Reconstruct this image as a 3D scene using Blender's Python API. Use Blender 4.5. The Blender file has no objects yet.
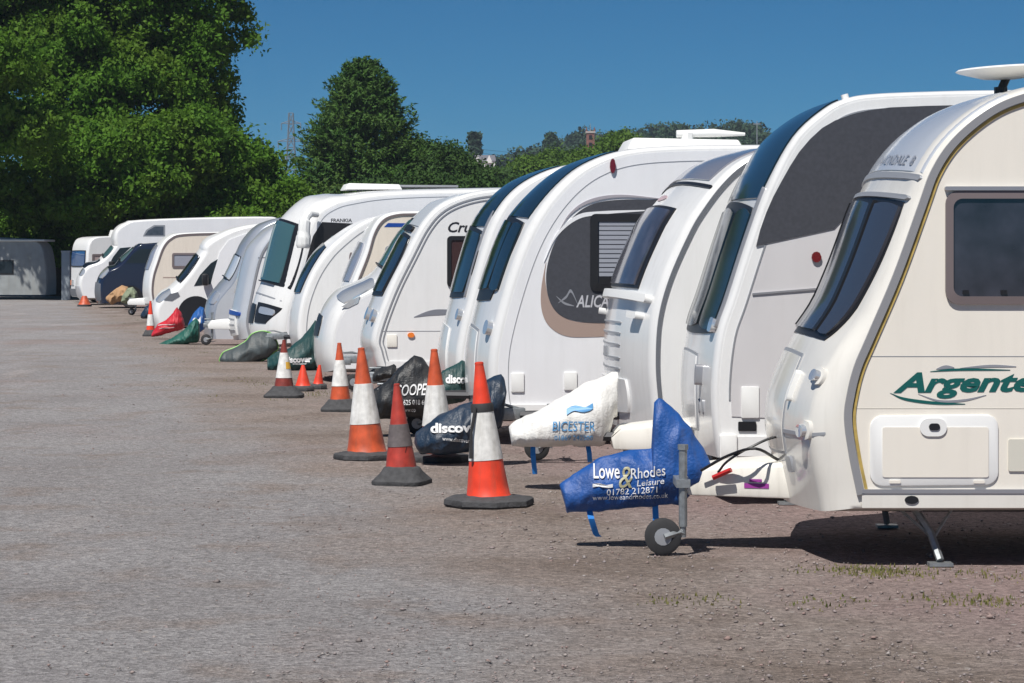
import bpy, bmesh, math, random
import numpy as np
from mathutils import Vector, Matrix, noise
S = bpy.context.scene
C = S.collection
random.seed(7)
rng = np.random.default_rng(11)
R_ = math.radians

# ------------------------------------------------------------------ camera / sky / sun / exposure
F = 2560.0; HZ = 257.0; CH = 1.7            # focal length in pixels, horizon row, eye height
cam = bpy.data.objects.new('camera', bpy.data.cameras.new('camera')); C.objects.link(cam)
cam.data.sensor_width = 36; cam.data.lens = F*36/1024
cam.data.shift_y = -(341.5-HZ)/1024
cam.data.clip_start = .5; cam.data.clip_end = 9000
cam.location = (0, 0, CH); cam.rotation_euler = (R_(90), 0, 0)
S.camera = cam
LIGHT = Vector((.30, .58, -1.0)).normalized()   # the way the sunlight travels
w = bpy.data.worlds.new('World'); S.world = w; w.use_nodes = True
nt = w.node_tree; bg = nt.nodes['Background']
sky = nt.nodes.new('ShaderNodeTexSky'); sky.sky_type = 'NISHITA'; sky.sun_disc = False
sky.sun_elevation = math.asin(-LIGHT.z); sky.sun_rotation = math.atan2(-LIGHT.x, -LIGHT.y)
sky.altitude = 2500; sky.air_density = .75; sky.dust_density = 0; sky.ozone_density = 6.0
tint = nt.nodes.new('ShaderNodeMix'); tint.data_type = 'RGBA'; tint.blend_type = 'MULTIPLY'; tint.inputs[0].default_value = 1; tint.inputs[7].default_value = (.22, .80, 1.0, 1)
nt.links.new(sky.outputs[0], tint.inputs[6]); nt.links.new(tint.outputs[2], bg.inputs[0]); bg.inputs[1].default_value = .052
sl = bpy.data.lights.new('sun', 'SUN'); sl.energy = 5.0; sl.angle = R_(.5); sl.color = (1, .965, .915)
so = bpy.data.objects.new('sun', sl); C.objects.link(so); so.rotation_euler = LIGHT.to_track_quat('-Z', 'Y').to_euler()
so.location = (-30, -20, 60)
S.view_settings.view_transform = 'Standard'; S.view_settings.look = 'None'
S.view_settings.exposure = .12; S.view_settings.gamma = 1; S.view_settings.use_curve_mapping = False
S.render.resolution_x = 1024; S.render.resolution_y = 683

def wx(px, d): return (px-512)/F*d
def wz(py, d): return CH+(HZ-py)/F*d

# ------------------------------------------------------------------ materials
MATS = {}
def mat(name, col, rough=.5, metal=0, coat=0, var=0, vscale=3, bump=0, bscale=40, spec=.5, dirt=0, dirtcol=(.25,.22,.17), sheen=0):
    if name in MATS: return MATS[name]
    m = bpy.data.materials.new(name); m.use_nodes = True
    n = m.node_tree.nodes; l = m.node_tree.links; b = n['Principled BSDF']
    b.inputs['Base Color'].default_value = (*col, 1); b.inputs['Roughness'].default_value = rough
    b.inputs['Metallic'].default_value = metal; b.inputs['Coat Weight'].default_value = coat
    b.inputs['Coat Roughness'].default_value = .08
    b.inputs['Specular IOR Level'].default_value = spec
    tc = n.new('ShaderNodeTexCoord')
    last = None
    if var:
        t = n.new('ShaderNodeTexNoise'); t.inputs['Scale'].default_value = vscale; t.inputs['Detail'].default_value = 5
        l.new(tc.outputs['Object'], t.inputs['Vector'])
        mr = n.new('ShaderNodeMapRange'); mr.inputs[1].default_value = .3; mr.inputs[2].default_value = .7
        mr.inputs[3].default_value = 1-var; mr.inputs[4].default_value = 1+var*.5
        l.new(t.outputs[0], mr.inputs[0])
        mx = n.new('ShaderNodeMix'); mx.data_type = 'RGBA'; mx.blend_type = 'MULTIPLY'; mx.inputs[0].default_value = 1
        mx.inputs[6].default_value = (*col, 1); l.new(mr.outputs[0], mx.inputs[7]); last = mx.outputs[2]
    if dirt:
        mp = n.new('ShaderNodeMapping'); mp.inputs['Scale'].default_value = (9, 9, .8)
        l.new(tc.outputs['Object'], mp.inputs[0])
        t = n.new('ShaderNodeTexNoise'); t.inputs['Scale'].default_value = 1.6; t.inputs['Detail'].default_value = 8; t.inputs['Roughness'].default_value = .65
        l.new(mp.outputs[0], t.inputs['Vector'])
        mr = n.new('ShaderNodeMapRange'); mr.inputs[1].default_value = .48; mr.inputs[2].default_value = .8
        mr.inputs[3].default_value = 0; mr.inputs[4].default_value = dirt
        l.new(t.outputs[0], mr.inputs[0])
        mx = n.new('ShaderNodeMix'); mx.data_type = 'RGBA'; l.new(mr.outputs[0], mx.inputs[0])
        if last: l.new(last, mx.inputs[6])
        else: mx.inputs[6].default_value = (*col, 1)
        mx.inputs[7].default_value = (*dirtcol, 1); last = mx.outputs[2]
    if last: l.new(last, b.inputs['Base Color'])
    if bump:
        t = n.new('ShaderNodeTexNoise'); t.inputs['Scale'].default_value = bscale; t.inputs['Detail'].default_value = 4
        l.new(tc.outputs['Object'], t.inputs['Vector'])
        bp = n.new('ShaderNodeBump'); bp.inputs['Strength'].default_value = bump; bp.inputs['Distance'].default_value = .02
        l.new(t.outputs[0], bp.inputs['Height']); l.new(bp.outputs[0], b.inputs['Normal'])
    MATS[name] = m; return m
WHITE = mat('white_grp', (.80,.80,.79), .32, coat=.3, var=.03, dirt=.10, bump=.04, bscale=2.2)
WHITE2 = mat('cool_white_grp', (.79,.795,.81), .3, coat=.3, var=.03, dirt=.08, bump=.04, bscale=2.0)
SHELLW = mat('glossy_white_grp', (.74,.74,.73), .22, coat=.4, var=.03, dirt=.16, bump=.03, bscale=3)
CREAM = mat('cream_panel', (.80,.755,.67), .35, coat=.2, var=.02, dirt=.08)
CREAM2 = mat('pale_cream_panel', (.75,.68,.585), .4, var=.03, dirt=.18)
LILAC = mat('silver_lilac_panel', (.62,.605,.61), .32, coat=.3, var=.03, dirt=.06)
SHELLC = mat('cream_white_grp', (.73,.705,.65), .22, coat=.4, var=.03, dirt=.16, bump=.03, bscale=3)
SILVER = mat('silver_paint', (.60,.62,.65), .28, metal=.25, coat=.4, var=.05)
SILVERD = mat('dark_silver_paint', (.36,.39,.44), .28, metal=.3, coat=.4, var=.05)
NAVYP = mat('navy_paint', (.012,.018,.042), .22, coat=.5)
GREYP = mat('grey_bumper_plastic', (.14,.15,.17), .5)
GLASS = mat('tinted_glass', (.015,.02,.026), .1, spec=.5)
GLASSB = mat('sky_blued_tinted_acrylic', (.04,.045,.06), .1, spec=.6)  # dark acrylic, with the sky's reflection put into the base colour as blue
GLASSG = mat('grey_tinted_acrylic', (.07,.07,.09), .12, coat=.6, spec=.8, var=.4, vscale=6)
GLASST = mat('teal_windscreen', (.05,.115,.13), .1, spec=.6)
GLASSL = mat('pale_lilac_window', (.30,.31,.36), .2, coat=.5)
SUNROOF = mat('blue_black_sunroof', (.010,.019,.025), .12, spec=.5)
MESHG = mat('charcoal_graphic', (.055,.058,.07), .5, var=.15, vscale=40)
BLACK = mat('black_plastic', (.012,.012,.014), .4)
RUBBER = mat('black_rubber', (.03,.03,.032), .8, var=.2, vscale=20)
GREY = mat('grey_rail', (.35,.36,.38), .4, metal=.3)
ALU = mat('aluminium_rail', (.42,.42,.44), .35, metal=.6)
RAILG = mat('grey_awning_rail', (.30,.30,.31), .4, metal=.2)
DSTEEL = mat('dark_chassis_steel', (.05,.05,.055), .6, metal=.4)
STEEL = mat('galvanised_steel', (.34,.36,.37), .5, metal=.7, var=.25, vscale=30)
YEL = mat('yellowed_sealant', (.50,.36,.10), .6, var=.3, vscale=15)
BROWN = mat('brown_window_frame', (.165,.135,.135), .35)
TAUPE = mat('taupe_graphic', (.36,.27,.23), .4)
PLAST = mat('white_plastic', (.78,.78,.76), .4)
LAMP = mat('clear_lamp', (.70,.72,.74), .08, metal=.6, coat=1)
ORANGE = mat('orange_lens', (.85,.22,.03), .2, coat=.6)
REDL = mat('red_lens', (.14,.006,.01), .15, coat=.6)
BLUES = mat('blue_stripe', (.01,.06,.30), .4)
GREENT = mat('dark_green_lettering', (.005,.10,.09), .4)
BLKT = mat('black_lettering', (.02,.02,.025), .4)
GREYT = mat('grey_lettering', (.30,.31,.34), .35, metal=.2)
WHT = mat('white_lettering', (.70,.70,.70), .6)
PINKT = mat('purple_sticker', (.30,.04,.28), .5)
REDP = mat('red_handle', (.45,.02,.02), .4)
BLIND = mat('pleated_blind', (.30,.32,.37), .6)
FAIR = mat('cream_fairing', (.80,.77,.70), .4, dirt=.3)

# ------------------------------------------------------------------ object helpers
def tag(o, label=None, cat=None, group=None, kind=None):
    if label: o['label'] = label
    if cat: o['category'] = cat
    if group: o['group'] = group
    if kind: o['kind'] = kind
    return o
def empty(name, loc, rz=0):
    o = bpy.data.objects.new(name, None); C.objects.link(o); o.location = loc; o.rotation_euler = (0, 0, rz)
    o.empty_display_size = .2; return o
class MB:
    def __init__(s): s.v = []; s.f = []
    def add(s, vs, fs):
        k = len(s.v); s.v += [tuple(v) for v in vs]; s.f += [tuple(i+k for i in f) for f in fs]; return s
    def box(s, x0, x1, y0, y1, z0, z1, M=None):
        vs = [Vector((x, y, z)) for x in (x0, x1) for y in (y0, y1) for z in (z0, z1)]
        if M: vs = [M @ v for v in vs]
        return s.add(vs, [(0,1,3,2),(4,6,7,5),(0,4,5,1),(2,3,7,6),(0,2,6,4),(1,5,7,3)])
    def tube(s, pts, r, n=10, cap=True):
        pts = [Vector(p) for p in pts]; rs = r if isinstance(r, (list, tuple)) else [r]*len(pts)
        rings = []; up = None
        for i, p in enumerate(pts):
            t = (pts[min(i+1, len(pts)-1)]-pts[max(i-1, 0)]).normalized()
            if up is None: up = Vector((0,0,1)) if abs(t.z) < .9 else Vector((0,1,0))
            a = t.cross(up).normalized(); b = a.cross(t).normalized(); up = b
            rings.append([p+(a*math.cos(q*2*math.pi/n)+b*math.sin(q*2*math.pi/n))*rs[i] for q in range(n)])
        k = len(s.v); s.v += [tuple(v) for rg in rings for v in rg]
        for i in range(len(pts)-1):
            for q in range(n):
                s.f.append((k+i*n+q, k+i*n+(q+1) % n, k+(i+1)*n+(q+1) % n, k+(i+1)*n+q))
        if cap:
            s.f.append(tuple(k+q for q in reversed(range(n)))); s.f.append(tuple(k+(len(pts)-1)*n+q for q in range(n)))
        return s
    def lathe(s, prof, M=None, n=24, rot=0, cap=True):     # prof (r, z) about z
        k = len(s.v)
        for r, z in prof:
            for q in range(n):
                a = rot+q*2*math.pi/n; v = Vector((r*math.cos(a), r*math.sin(a), z))
                s.v.append(tuple(M @ v if M else v))
        for i in range(len(prof)-1):
            for q in range(n):
                s.f.append((k+i*n+q, k+i*n+(q+1) % n, k+(i+1)*n+(q+1) % n, k+(i+1)*n+q))
        if cap:
            s.f.append(tuple(k+q for q in reversed(range(n)))); s.f.append(tuple(k+(len(prof)-1)*n+q for q in range(n)))
        return s
    def prism(s, poly, y0, y1):            # poly (x, z), front face at y0
        n = len(poly)
        return s.add([(x, y0, z) for x, z in poly]+[(x, y1, z) for x, z in poly],
                     [tuple(range(n)), tuple(range(2*n-1, n-1, -1))]+[(i, n+i, n+(i+1) % n, (i+1) % n) for i in range(n)])
    def build(s, name, m, parent=None, smooth=True, bevel=0, seg=2, angle=35):
        me = bpy.data.meshes.new(name); me.from_pydata(s.v, [], s.f)
        bm = bmesh.new(); bm.from_mesh(me); bmesh.ops.recalc_face_normals(bm, faces=bm.faces)
        if bevel:
            ed = [e for e in bm.edges if len(e.link_faces) == 2 and e.calc_face_angle(0) > R_(30)]
            bmesh.ops.bevel(bm, geom=ed, offset=bevel, segments=seg, profile=.5, affect='EDGES')
        if smooth:
            for f in bm.faces: f.smooth = True
            for e in bm.edges:
                if len(e.link_faces) == 2 and e.calc_face_angle(0) > R_(angle): e.smooth = False
        bm.to_mesh(me); bm.free(); me.materials.append(m)
        o = bpy.data.objects.new(name, me); C.objects.link(o)
        if parent: o.parent = parent
        return o
def catmull(pts, n=6):
    P = [Vector(p) for p in pts]; P = [P[0]*2-P[1]]+P+[P[-1]*2-P[-2]]; out = []
    for i in range(1, len(P)-2):
        for k in range(n):
            t = k/n; a, b, c, d = P[i-1], P[i], P[i+1], P[i+2]
            out.append(.5*((2*b)+(c-a)*t+(2*a-5*b+4*c-d)*t*t+(3*b-3*c+d-a)*t**3))
    out.append(P[-2]); return out
def rrect(x0, x1, z0, z1, r, n=5, sx=0):
    pts = []
    for cx, cz, a0 in ((x1-r, z1-r, 0), (x0+r, z1-r, 90), (x0+r, z0+r, 180), (x1-r, z0+r, 270)):
        for k in range(n+1):
            a = R_(a0+90*k/n); pts.append((cx+r*math.cos(a), cz+r*math.sin(a)))
    if sx: pts = [(x+sx*(z-z0), z) for x, z in pts]
    return pts
def offpoly(poly, d):
    c = Vector((sum(p[0] for p in poly)/len(poly), sum(p[1] for p in poly)/len(poly)))
    n = len(poly); out = []
    A = sum(poly[i][0]*poly[(i+1) % n][1]-poly[(i+1) % n][0]*poly[i][1] for i in range(n))
    sg = 1 if A > 0 else -1
    for i in range(n):
        a, b, e = Vector(poly[i-1]), Vector(poly[i]), Vector(poly[(i+1) % n])
        t = (e-a).normalized(); out.append(tuple(b+Vector((t.y, -t.x))*d*sg))
    return out
def text_mesh(body, shear=0, bold=0, space=1):
    cu = bpy.data.curves.new('lettering', 'FONT'); cu.body = body; cu.shear = shear; cu.offset = bold; cu.space_character = space
    cu.resolution_u = 3; cu.fill_mode = 'FRONT'
    o = bpy.data.objects.new('lettering', cu); C.objects.link(o)
    dg = bpy.context.evaluated_depsgraph_get(); me = bpy.data.meshes.new_from_object(o.evaluated_get(dg))
    vs = [v.co.copy() for v in me.vertices]; fs = [tuple(p.vertices) for p in me.polygons]
    bpy.data.objects.remove(o); bpy.data.meshes.remove(me); bpy.data.curves.remove(cu)
    x0 = min(v.x for v in vs); x1 = max(v.x for v in vs); y0 = 0; y1 = max(v.y for v in vs)
    return [((v.x-x0)/(x1-x0), (v.y-y0)/(y1-y0)) for v in vs], fs      # unit width, unit height
def letters(body, fn, m, parent, name='lettering', shear=0, bold=0, space=1):
    vs, fs = text_mesh(body, shear, bold, space)
    me = bpy.data.meshes.new(name); me.from_pydata([tuple(fn(a, b)) for a, b in vs], [], fs); me.materials.append(m)
    o = bpy.data.objects.new(name, me); C.objects.link(o); o.parent = parent; return o

# ------------------------------------------------------------------ vehicle shell
class Veh:
    """A caravan or van drawn from its near side outline (photo pixels -> metres on the side plane)."""
    def __init__(s, name, label, cat, group, d, px0, rot, prof, W=2.25, L=6.2, Rf=.12, Rr=.06, ry=.25, bulge=.06, body=None, side=None, bottom=None, nrf=None, pitchfix=0):
        s.d = d; s.rot = R_(rot); s.W = W; s.L = L
        s.X0 = wx(px0, d); s.wv = (-math.sin(s.rot), math.cos(s.rot)); s.uv = (math.cos(s.rot), math.sin(s.rot))
        s.root = empty(name, (s.X0, d, 0), s.rot); tag(s.root, label, cat, group)
        pts = [s.loc(*p) for p in prof]
        front = [Vector((p.x, p.y)) for p in catmull([(x, z, 0) for x, z in pts], 5)]
        nf = len(front)
        xr = L; zt = front[-1].y
        # roof to the rear with a rounded rear top corner
        r = .35; x0 = front[-1].x
        roof = [Vector((x0+(xr-r-x0)*k/6, zt)) for k in range(1, 7)]
        rear = [Vector((xr-r+r*math.sin(R_(a)), zt-r+r*math.cos(R_(a)))) for a in (15, 30, 45, 60, 75, 90)]
        zb = front[0].y
        down = [Vector((xr, zt-r+(zb-zt+r)*k/4)) for k in range(1, 5)]
        s.cap = front+roof+rear+down; s.nf = nf
        N = len(s.cap); s.nrm = []
        for i in range(N):
            t = (s.cap[min(i+1, N-1)]-s.cap[max(i-1, 0)]).normalized(); s.nrm.append(Vector((-t.y, t.x)))
        s.Rf = Rf if callable(Rf) else (lambda z: Rf); s.Rr = Rr; s.ry = ry; s.bg = bulge
        k = 9
        s.ys = [ry*(1-math.cos(math.pi/2*j/k)) for j in range(k+1)]
        mid = [ry+(W-2*ry)*j/8 for j in range(1, 8)]
        s.ys = s.ys+mid+[W-y for y in reversed(s.ys)]
        vs = []; M = len(s.ys)
        for y in s.ys:
            for i in range(N):
                x, z = s.sp(i, y); vs.append((x, y, z))
        fs = [(j*N+i, j*N+i+1, (j+1)*N+i+1, (j+1)*N+i) for j in range(M-1) for i in range(N-1)]
        fs += [(j*N+N-1, j*N, (j+1)*N, (j+1)*N+N-1) for j in range(M-1)]
        mb = MB(); mb.add(vs, fs+[tuple(range(N-1, -1, -1))*1]); mb.add([], [])
        mb.f.append(tuple((M-1)*N+i for i in range(N)))
        s.body = mb.build('body', body or WHITE, s.root, angle=50)
        if side:
            MB().prism([(p.x, p.y) for p in offpoly2(s.cap, -.012)], -.004, .01).build('side_panel', side, s.root, smooth=False)
        s.y_side = -.004 if side else 0
        s.zb = zb
    def loc(s, px, py):
        a = (px-512)/F
        t = (s.X0*s.wv[0]+s.d*s.wv[1])/(a*s.wv[0]+s.wv[1])
        dx = t*a-s.X0; dy = t-s.d
        return (dx*s.uv[0]+dy*s.uv[1], CH+(HZ-py)/F*t)
    def off(s, i, y):
        p = s.cap[i]; q = min(y, s.W-y)
        fr = max(0, min(1, -s.nrm[i].x*1.5+.1)) if i < s.nf+2 else 0
        R = s.Rr*(1-fr)+s.Rf(p.y)*fr
        e = math.sqrt(max(0, 1-(1-min(q/s.ry, 1))**2))
        return R*e+s.bg*fr*min(1, .12+(s.cap[s.nf-1].y-p.y)/.8)*math.sin(math.pi*y/s.W)
    def sp(s, i, y):
        p = s.cap[i]+s.nrm[i]*s.off(i, y); return (p.x, p.y)
    def spf(s, u, y, lift=0):                 # fractional index
        i = max(0, min(int(u), len(s.cap)-2)); t = u-i
        a = Vector(s.sp(i, y)); b = Vector(s.sp(i+1, y)); n = s.nrm[i].lerp(s.nrm[i+1], t)
        p = a.lerp(b, t)+n.normalized()*lift; return Vector((p.x, y, p.y))
    def u_z(s, z):                            # index on the front where the outline reaches height z (from above the nose)
        for i in range(s.nf-1):
            a, b = s.cap[i].y, s.cap[i+1].y
            if a <= z <= b and b > a: return i+(z-a)/(b-a)
        return s.nf-1
    def uy(s, py): return s.u_z(CH+(HZ-py)/F*s.d)
    def patch(s, name, py0, py1, y0, y1, lift, m, parent=None, c=.35, n=12, zz=None, b0=0):
        u0, u1 = (s.uy(py0), s.uy(py1)) if zz is None else (s.u_z(zz[0]), s.u_z(zz[1]))
        vs = []; q = n+1
        for j in range(q):
            for i in range(q):
                a = -1+2*i/n; b = -1+2*j/n
                a2 = a*math.sqrt(1-c*b*b/2); b2 = b*math.sqrt(1-c*a*a/2)
                ya = y0+b0*((1-b2)/2)**1.5; vs.append(s.spf((u0+u1)/2+(u1-u0)/2*b2, (ya+y1)/2+(y1-ya)/2*a2, lift))
        fs = [(j*q+i, j*q+i+1, (j+1)*q+i+1, (j+1)*q+i) for j in range(n) for i in range(n)]
        bd = [i for i in range(q)]+[j*q+n for j in range(1, q)]+[n*q+i for i in range(n-1, -1, -1)]+[j*q for j in range(n-1, 0, -1)]
        k = len(vs)
        for b_ in bd:
            jj, ii = divmod(b_, q); a = -1+2*ii/n; b = -1+2*jj/n
            a2 = a*math.sqrt(1-c*b*b/2); b2 = b*math.sqrt(1-c*a*a/2)
            ya = y0+b0*((1-b2)/2)**1.5; vs.append(s.spf((u0+u1)/2+(u1-u0)/2*b2*1.01, (ya+y1)/2+(y1-ya)/2*a2*1.006, -.01))
        for t in range(len(bd)):
            fs.append((bd[t], bd[(t+1) % len(bd)], k+(t+1) % len(bd), k+t))
        return MB().add(vs, fs).build(name, m, parent or s.root, angle=45)
    def panel(s, name, poly, t, m, parent=None, px=True, bevel=0, base=0, smooth=True):
        if px: poly = [s.loc(*p) for p in poly]
        return MB().prism(poly, -t, -base+.003 if base else .004).build(name, m, parent or s.root, smooth=smooth, bevel=bevel)
    def rect(s, name, x0, y0, x1, y1, r, t, m, parent=None, base=0, bevel=0, slope=0):
        a = s.loc(x0, y1); b = s.loc(x1, y0)
        po = rrect(a[0], b[0], a[1], b[1], min(r, (b[1]-a[1])*.49, (b[0]-a[0])*.49))
        if slope: po = [(x, z+slope*(x-a[0])) for x, z in po]
        return MB().prism(po, -t, -base+.003 if base else .004).build(name, m, parent or s.root, bevel=bevel)
    def window(s, x0, y0, x1, y1, r=.05, frame=BROWN, glass=GLASS, fw=.035, name='side_window', slope=0):
        w_ = empty2(name, s.root)
        a = s.loc(x0, y1); b = s.loc(x1, y0); f = lambda e: [(x, z+slope*(x-a[0])) for x, z in rrect(a[0]+e, b[0]-e, a[1]+e, b[1]-e, max(r-e*.5, .01))]
        ring = MB(); o_, i_ = f(0), f(fw); n = len(o_)
        ring.add([(x, -.026, z) for x, z in o_]+[(x, -.03, z) for x, z in i_]+[(x, .003, z) for x, z in o_]+[(x, .003, z) for x, z in i_],
                 [(k, (k+1) % n, n+(k+1) % n, n+k) for k in range(n)]+[(k, 2*n+k, 2*n+(k+1) % n, (k+1) % n) for k in range(n)]+[(n+k, n+(k+1) % n, 3*n+(k+1) % n, 3*n+k) for k in range(n)])
        fr = ring.build(name, frame, s.root)
        MB().prism(f(fw-.006), -.016, .003).build('pane', glass, fr)
        bpy.data.objects.remove(w_); return fr
    def rail(s, name, w0, w1, t, m, i0=0, i1=None, base=0):
        i1 = i1 or s.nf+6
        o_ = [s.cap[i]+s.nrm[i]*w0 for i in range(i0, i1)]; n_ = [s.cap[i]+s.nrm[i]*w1 for i in range(i0, i1)]
        n = len(o_); mb = MB(); b = .004-base
        mb.add([(p.x, -t, p.y) for p in o_]+[(p.x, -t, p.y) for p in n_]+[(p.x, b, p.y) for p in o_]+[(p.x, b, p.y) for p in n_],
               [(k, k+1, n+k+1, n+k) for k in range(n-1)]+[(k, 2*n+k, 2*n+k+1, k+1) for k in range(n-1)]+[(n+k, n+k+1, 3*n+k+1, 3*n+k) for k in range(n-1)])
        return mb.build(name, m, s.root)
    def side_text(s, body, x0, y1, x1, y0, m, shear=0, bold=0, space=1, t=.0025, slope=0, name='lettering'):
        a = s.loc(x0, y1); b = s.loc(x1, y0); yy = s.y_side-t
        return letters(body, lambda u, v: (a[0]+(b[0]-a[0])*u, yy, a[1]+(b[1]-a[1])*v+slope*(b[0]-a[0])*u), m, s.root, name, shear, bold, space)
    def front_text(s, body, py, h, y0, y1, m, shear=0, bold=0):
        u = s.uy(py); seg = (s.cap[int(u)+1]-s.cap[int(u)]).length
        return letters(body, lambda a, b: s.spf(u+b*h/seg, y0+(y1-y0)*a, .012), m, s.root, 'lettering', shear, bold)
    def wheel(s, x, r=.32, y=.0, both=True, arch=True, wdt=.2, rim=ALU):
        for side in ((0, 1) if both else (0,)):
            yy = y if side == 0 else s.W-y
            M = Matrix.Translation((x, yy+(wdt/2 if side == 0 else -wdt/2), r)) @ Matrix.Rotation(R_(90), 4, 'X')
            wh = MB().lathe([(r*.6, -wdt*.46), (r*.92, -wdt*.5), (r, -wdt*.36), (r, wdt*.36), (r*.92, wdt*.5), (r*.6, wdt*.46)], M, 28).build('wheel', RUBBER, s.root)
            MB().lathe([(r*.1, -wdt*.52), (r*.3, -wdt*.47), (r*.55, -wdt*.53), (r*.62, -wdt*.48), (r*.62, wdt*.48), (r*.55, wdt*.53), (r*.3, wdt*.47), (r*.1, wdt*.52)], M, 20).build('rim', rim, wh)
        if arch:
            po = [(x+(r+.09)*math.cos(R_(a)), r+(r+.09)*math.sin(R_(a))) for a in range(0, 181, 12) if r+(r+.09)*math.sin(R_(a)) > s.zb]
            po = [(x+math.sqrt(max(0, (r+.09)**2-(s.zb-r)**2)), s.zb)]+po+[(x-math.sqrt(max(0, (r+.09)**2-(s.zb-r)**2)), s.zb)]
            MB().prism(po, s.y_side-.005, .003).build('wheel_arch', BLACK, s.root)
    def chassis(s, steady=True, z=.44, hitch=True, fair=True, jockey=True, reach=1.3, jx=-.62, fairm=None, jyo=.34):
        W = s.W; xf = min(p.x for p in s.cap)-s.Rf(.6)
        zb = s.zb
        fr = MB()
        for sg in (-1, 1):
            fr.tube([(s.L*.55, W/2+sg*.45, zb-.0), (xf+.35, W/2+sg*.42, zb+.02), (xf-.1, W/2+sg*.22, .40), (xf-reach+.3, W/2+sg*.04, .40)], .035, 6)
        fr.box(.2, s.L-.2, .45, .53, zb-.07, zb-.002); fr.box(.2, s.L-.2, W-.53, W-.45, zb-.07, zb-.002)
        fr.tube([(s.L*.55, .25, .3), (s.L*.55, W-.25, .3)], .04, 8)
        fr.build('chassis', DSTEEL, s.root)
        if hitch:
            h = MB().box(xf-reach, xf-reach+.34, W/2-.05, W/2+.05, .36, .46).box(xf-reach-.02, xf-reach+.1, W/2-.07, W/2+.07, .34, .42)
            h.tube([(xf-reach+.3, W/2, .45), (xf-reach+.12, W/2, .50), (xf-reach+.0, W/2, .50)], .014, 6)
            h.build('hitch_head', STEEL, s.root, bevel=.008)
        if fair:
            f = MB(); x1 = xf+.15; x0 = xf-.62
            prof = [(x0, .31), (x0-.02, .40), (x0+.05, .475), (x0+.3, .50), (x1, .52), (x1, .30)]
            n = len(prof)
            ys = [(.27, .0), (.20, 0), (-.20, 0), (-.27, 0)]
            vs = []
            for k, (yo, _) in enumerate([(.36, 0), (.34, 1), (-.34, 1), (-.36, 0)]):
                for x, zz in prof:
                    tap = .45+.55*(x-x0)/(x1-x0)
                    vs.append((x, W/2-yo*tap, zz-(.03 if k in (0, 3) and zz > .45 else 0)))
            fs = [(j*n+i, j*n+(i+1) % n, (j+1)*n+(i+1) % n, (j+1)*n+i) for j in range(3) for i in range(n)]+[tuple(range(n)), tuple(3*n+i for i in range(n))]
            f.add(vs, fs).build('hitch_fairing', fairm or FAIR, s.root, bevel=.012)
        if jockey:
            jy = W/2-jyo; x = xf+jx; e_ = W/2-.05-jy if jyo > 0 else jyo*-1-.28
            jt = .60 if jyo > 0 else .44; j = MB().tube([(x, jy, .16), (x, jy, jt)], .024, 10).tube([(x, jy, jt), (x, jy, jt+.03)], .03, 10).tube([(x, jy, .10), (x, jy, .3)], .018, 8)
            j.box(x-.04, x+.04, min(jy-.035, W/2), max(jy+.035, W/2), .385, .43)
            j.tube([(x, jy, .12), (x-.02, jy-.01, .13), (x-.11, jy-.04, .105)], .02, 6)
            js = j.build('jockey_stand', STEEL, s.root)
            M = Matrix.Translation((x-.115, jy+.0, .105)) @ Matrix.Rotation(R_(90), 4, 'X')
            wl = MB().lathe([(.03, -.03), (.085, -.032), (.104, -.022), (.105, .022), (.085, .032), (.03, .03)], M, 22).build('jockey_wheel', RUBBER, js)
            MB().lathe([(.012, -.036), (.05, -.034), (.05, .034), (.012, .036)], M, 14).build('hub', GREY, s.root).parent = js
        if steady:
            for x in (.42, s.L-.5):
                for sg in (0, 1):
                    yt = .30 if sg == 0 else W-.30; yf = .10 if sg == 0 else W-.10
                    leg = MB().tube([(x-.10, yt, zb), (x, (yt+yf)/2, zb*.5), (x+.035, yf, .03)], .022, 6).tube([(x+.16, yt, zb), (x+.02, (yt+yf)/2, zb*.45)], .009, 5).tube([(x-.2, yt, zb), (x-.0, (yt+yf)/2, zb*.45)], .009, 5)
                    leg.box(x-.03, x+.10, yf-.05, yf+.05, .0, .018)
                    leg.build('steady_leg', STEEL if x < 1 else GREY, s.root)
def offpoly2(cap, d):
    n = len(cap); out = []
    for i in range(n):
        t = (cap[min(i+1, n-1)]-cap[max(i-1, 0)]).normalized(); out.append(cap[i]+Vector((-t.y, t.x))*d)
    return out
def empty2(name, parent):
    o = bpy.data.objects.new(name, None); C.objects.link(o); o.parent = parent; return o
def hatch(v, x, y0=.7, y1=1.3, ln=.5, h=.09, m=None, z=None):
    zz = z or v.cap[v.nf+2].y+v.Rr
    MB().add([(x, y0, zz-.03), (x+ln, y0, zz-.03), (x+ln, y1, zz-.03), (x, y1, zz-.03), (x+.06, y0+.05, zz+h), (x+ln-.05, y0+.05, zz+h*.8), (x+ln-.05, y1-.05, zz+h*.8), (x+.06, y1-.05, zz+h)],
             [(0,1,5,4),(1,2,6,5),(2,3,7,6),(3,0,4,7),(4,5,6,7),(0,3,2,1)]).build('roof_hatch', m or PLAST, v.root, bevel=.015)
#@@GROUND
exec_order = 0

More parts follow.
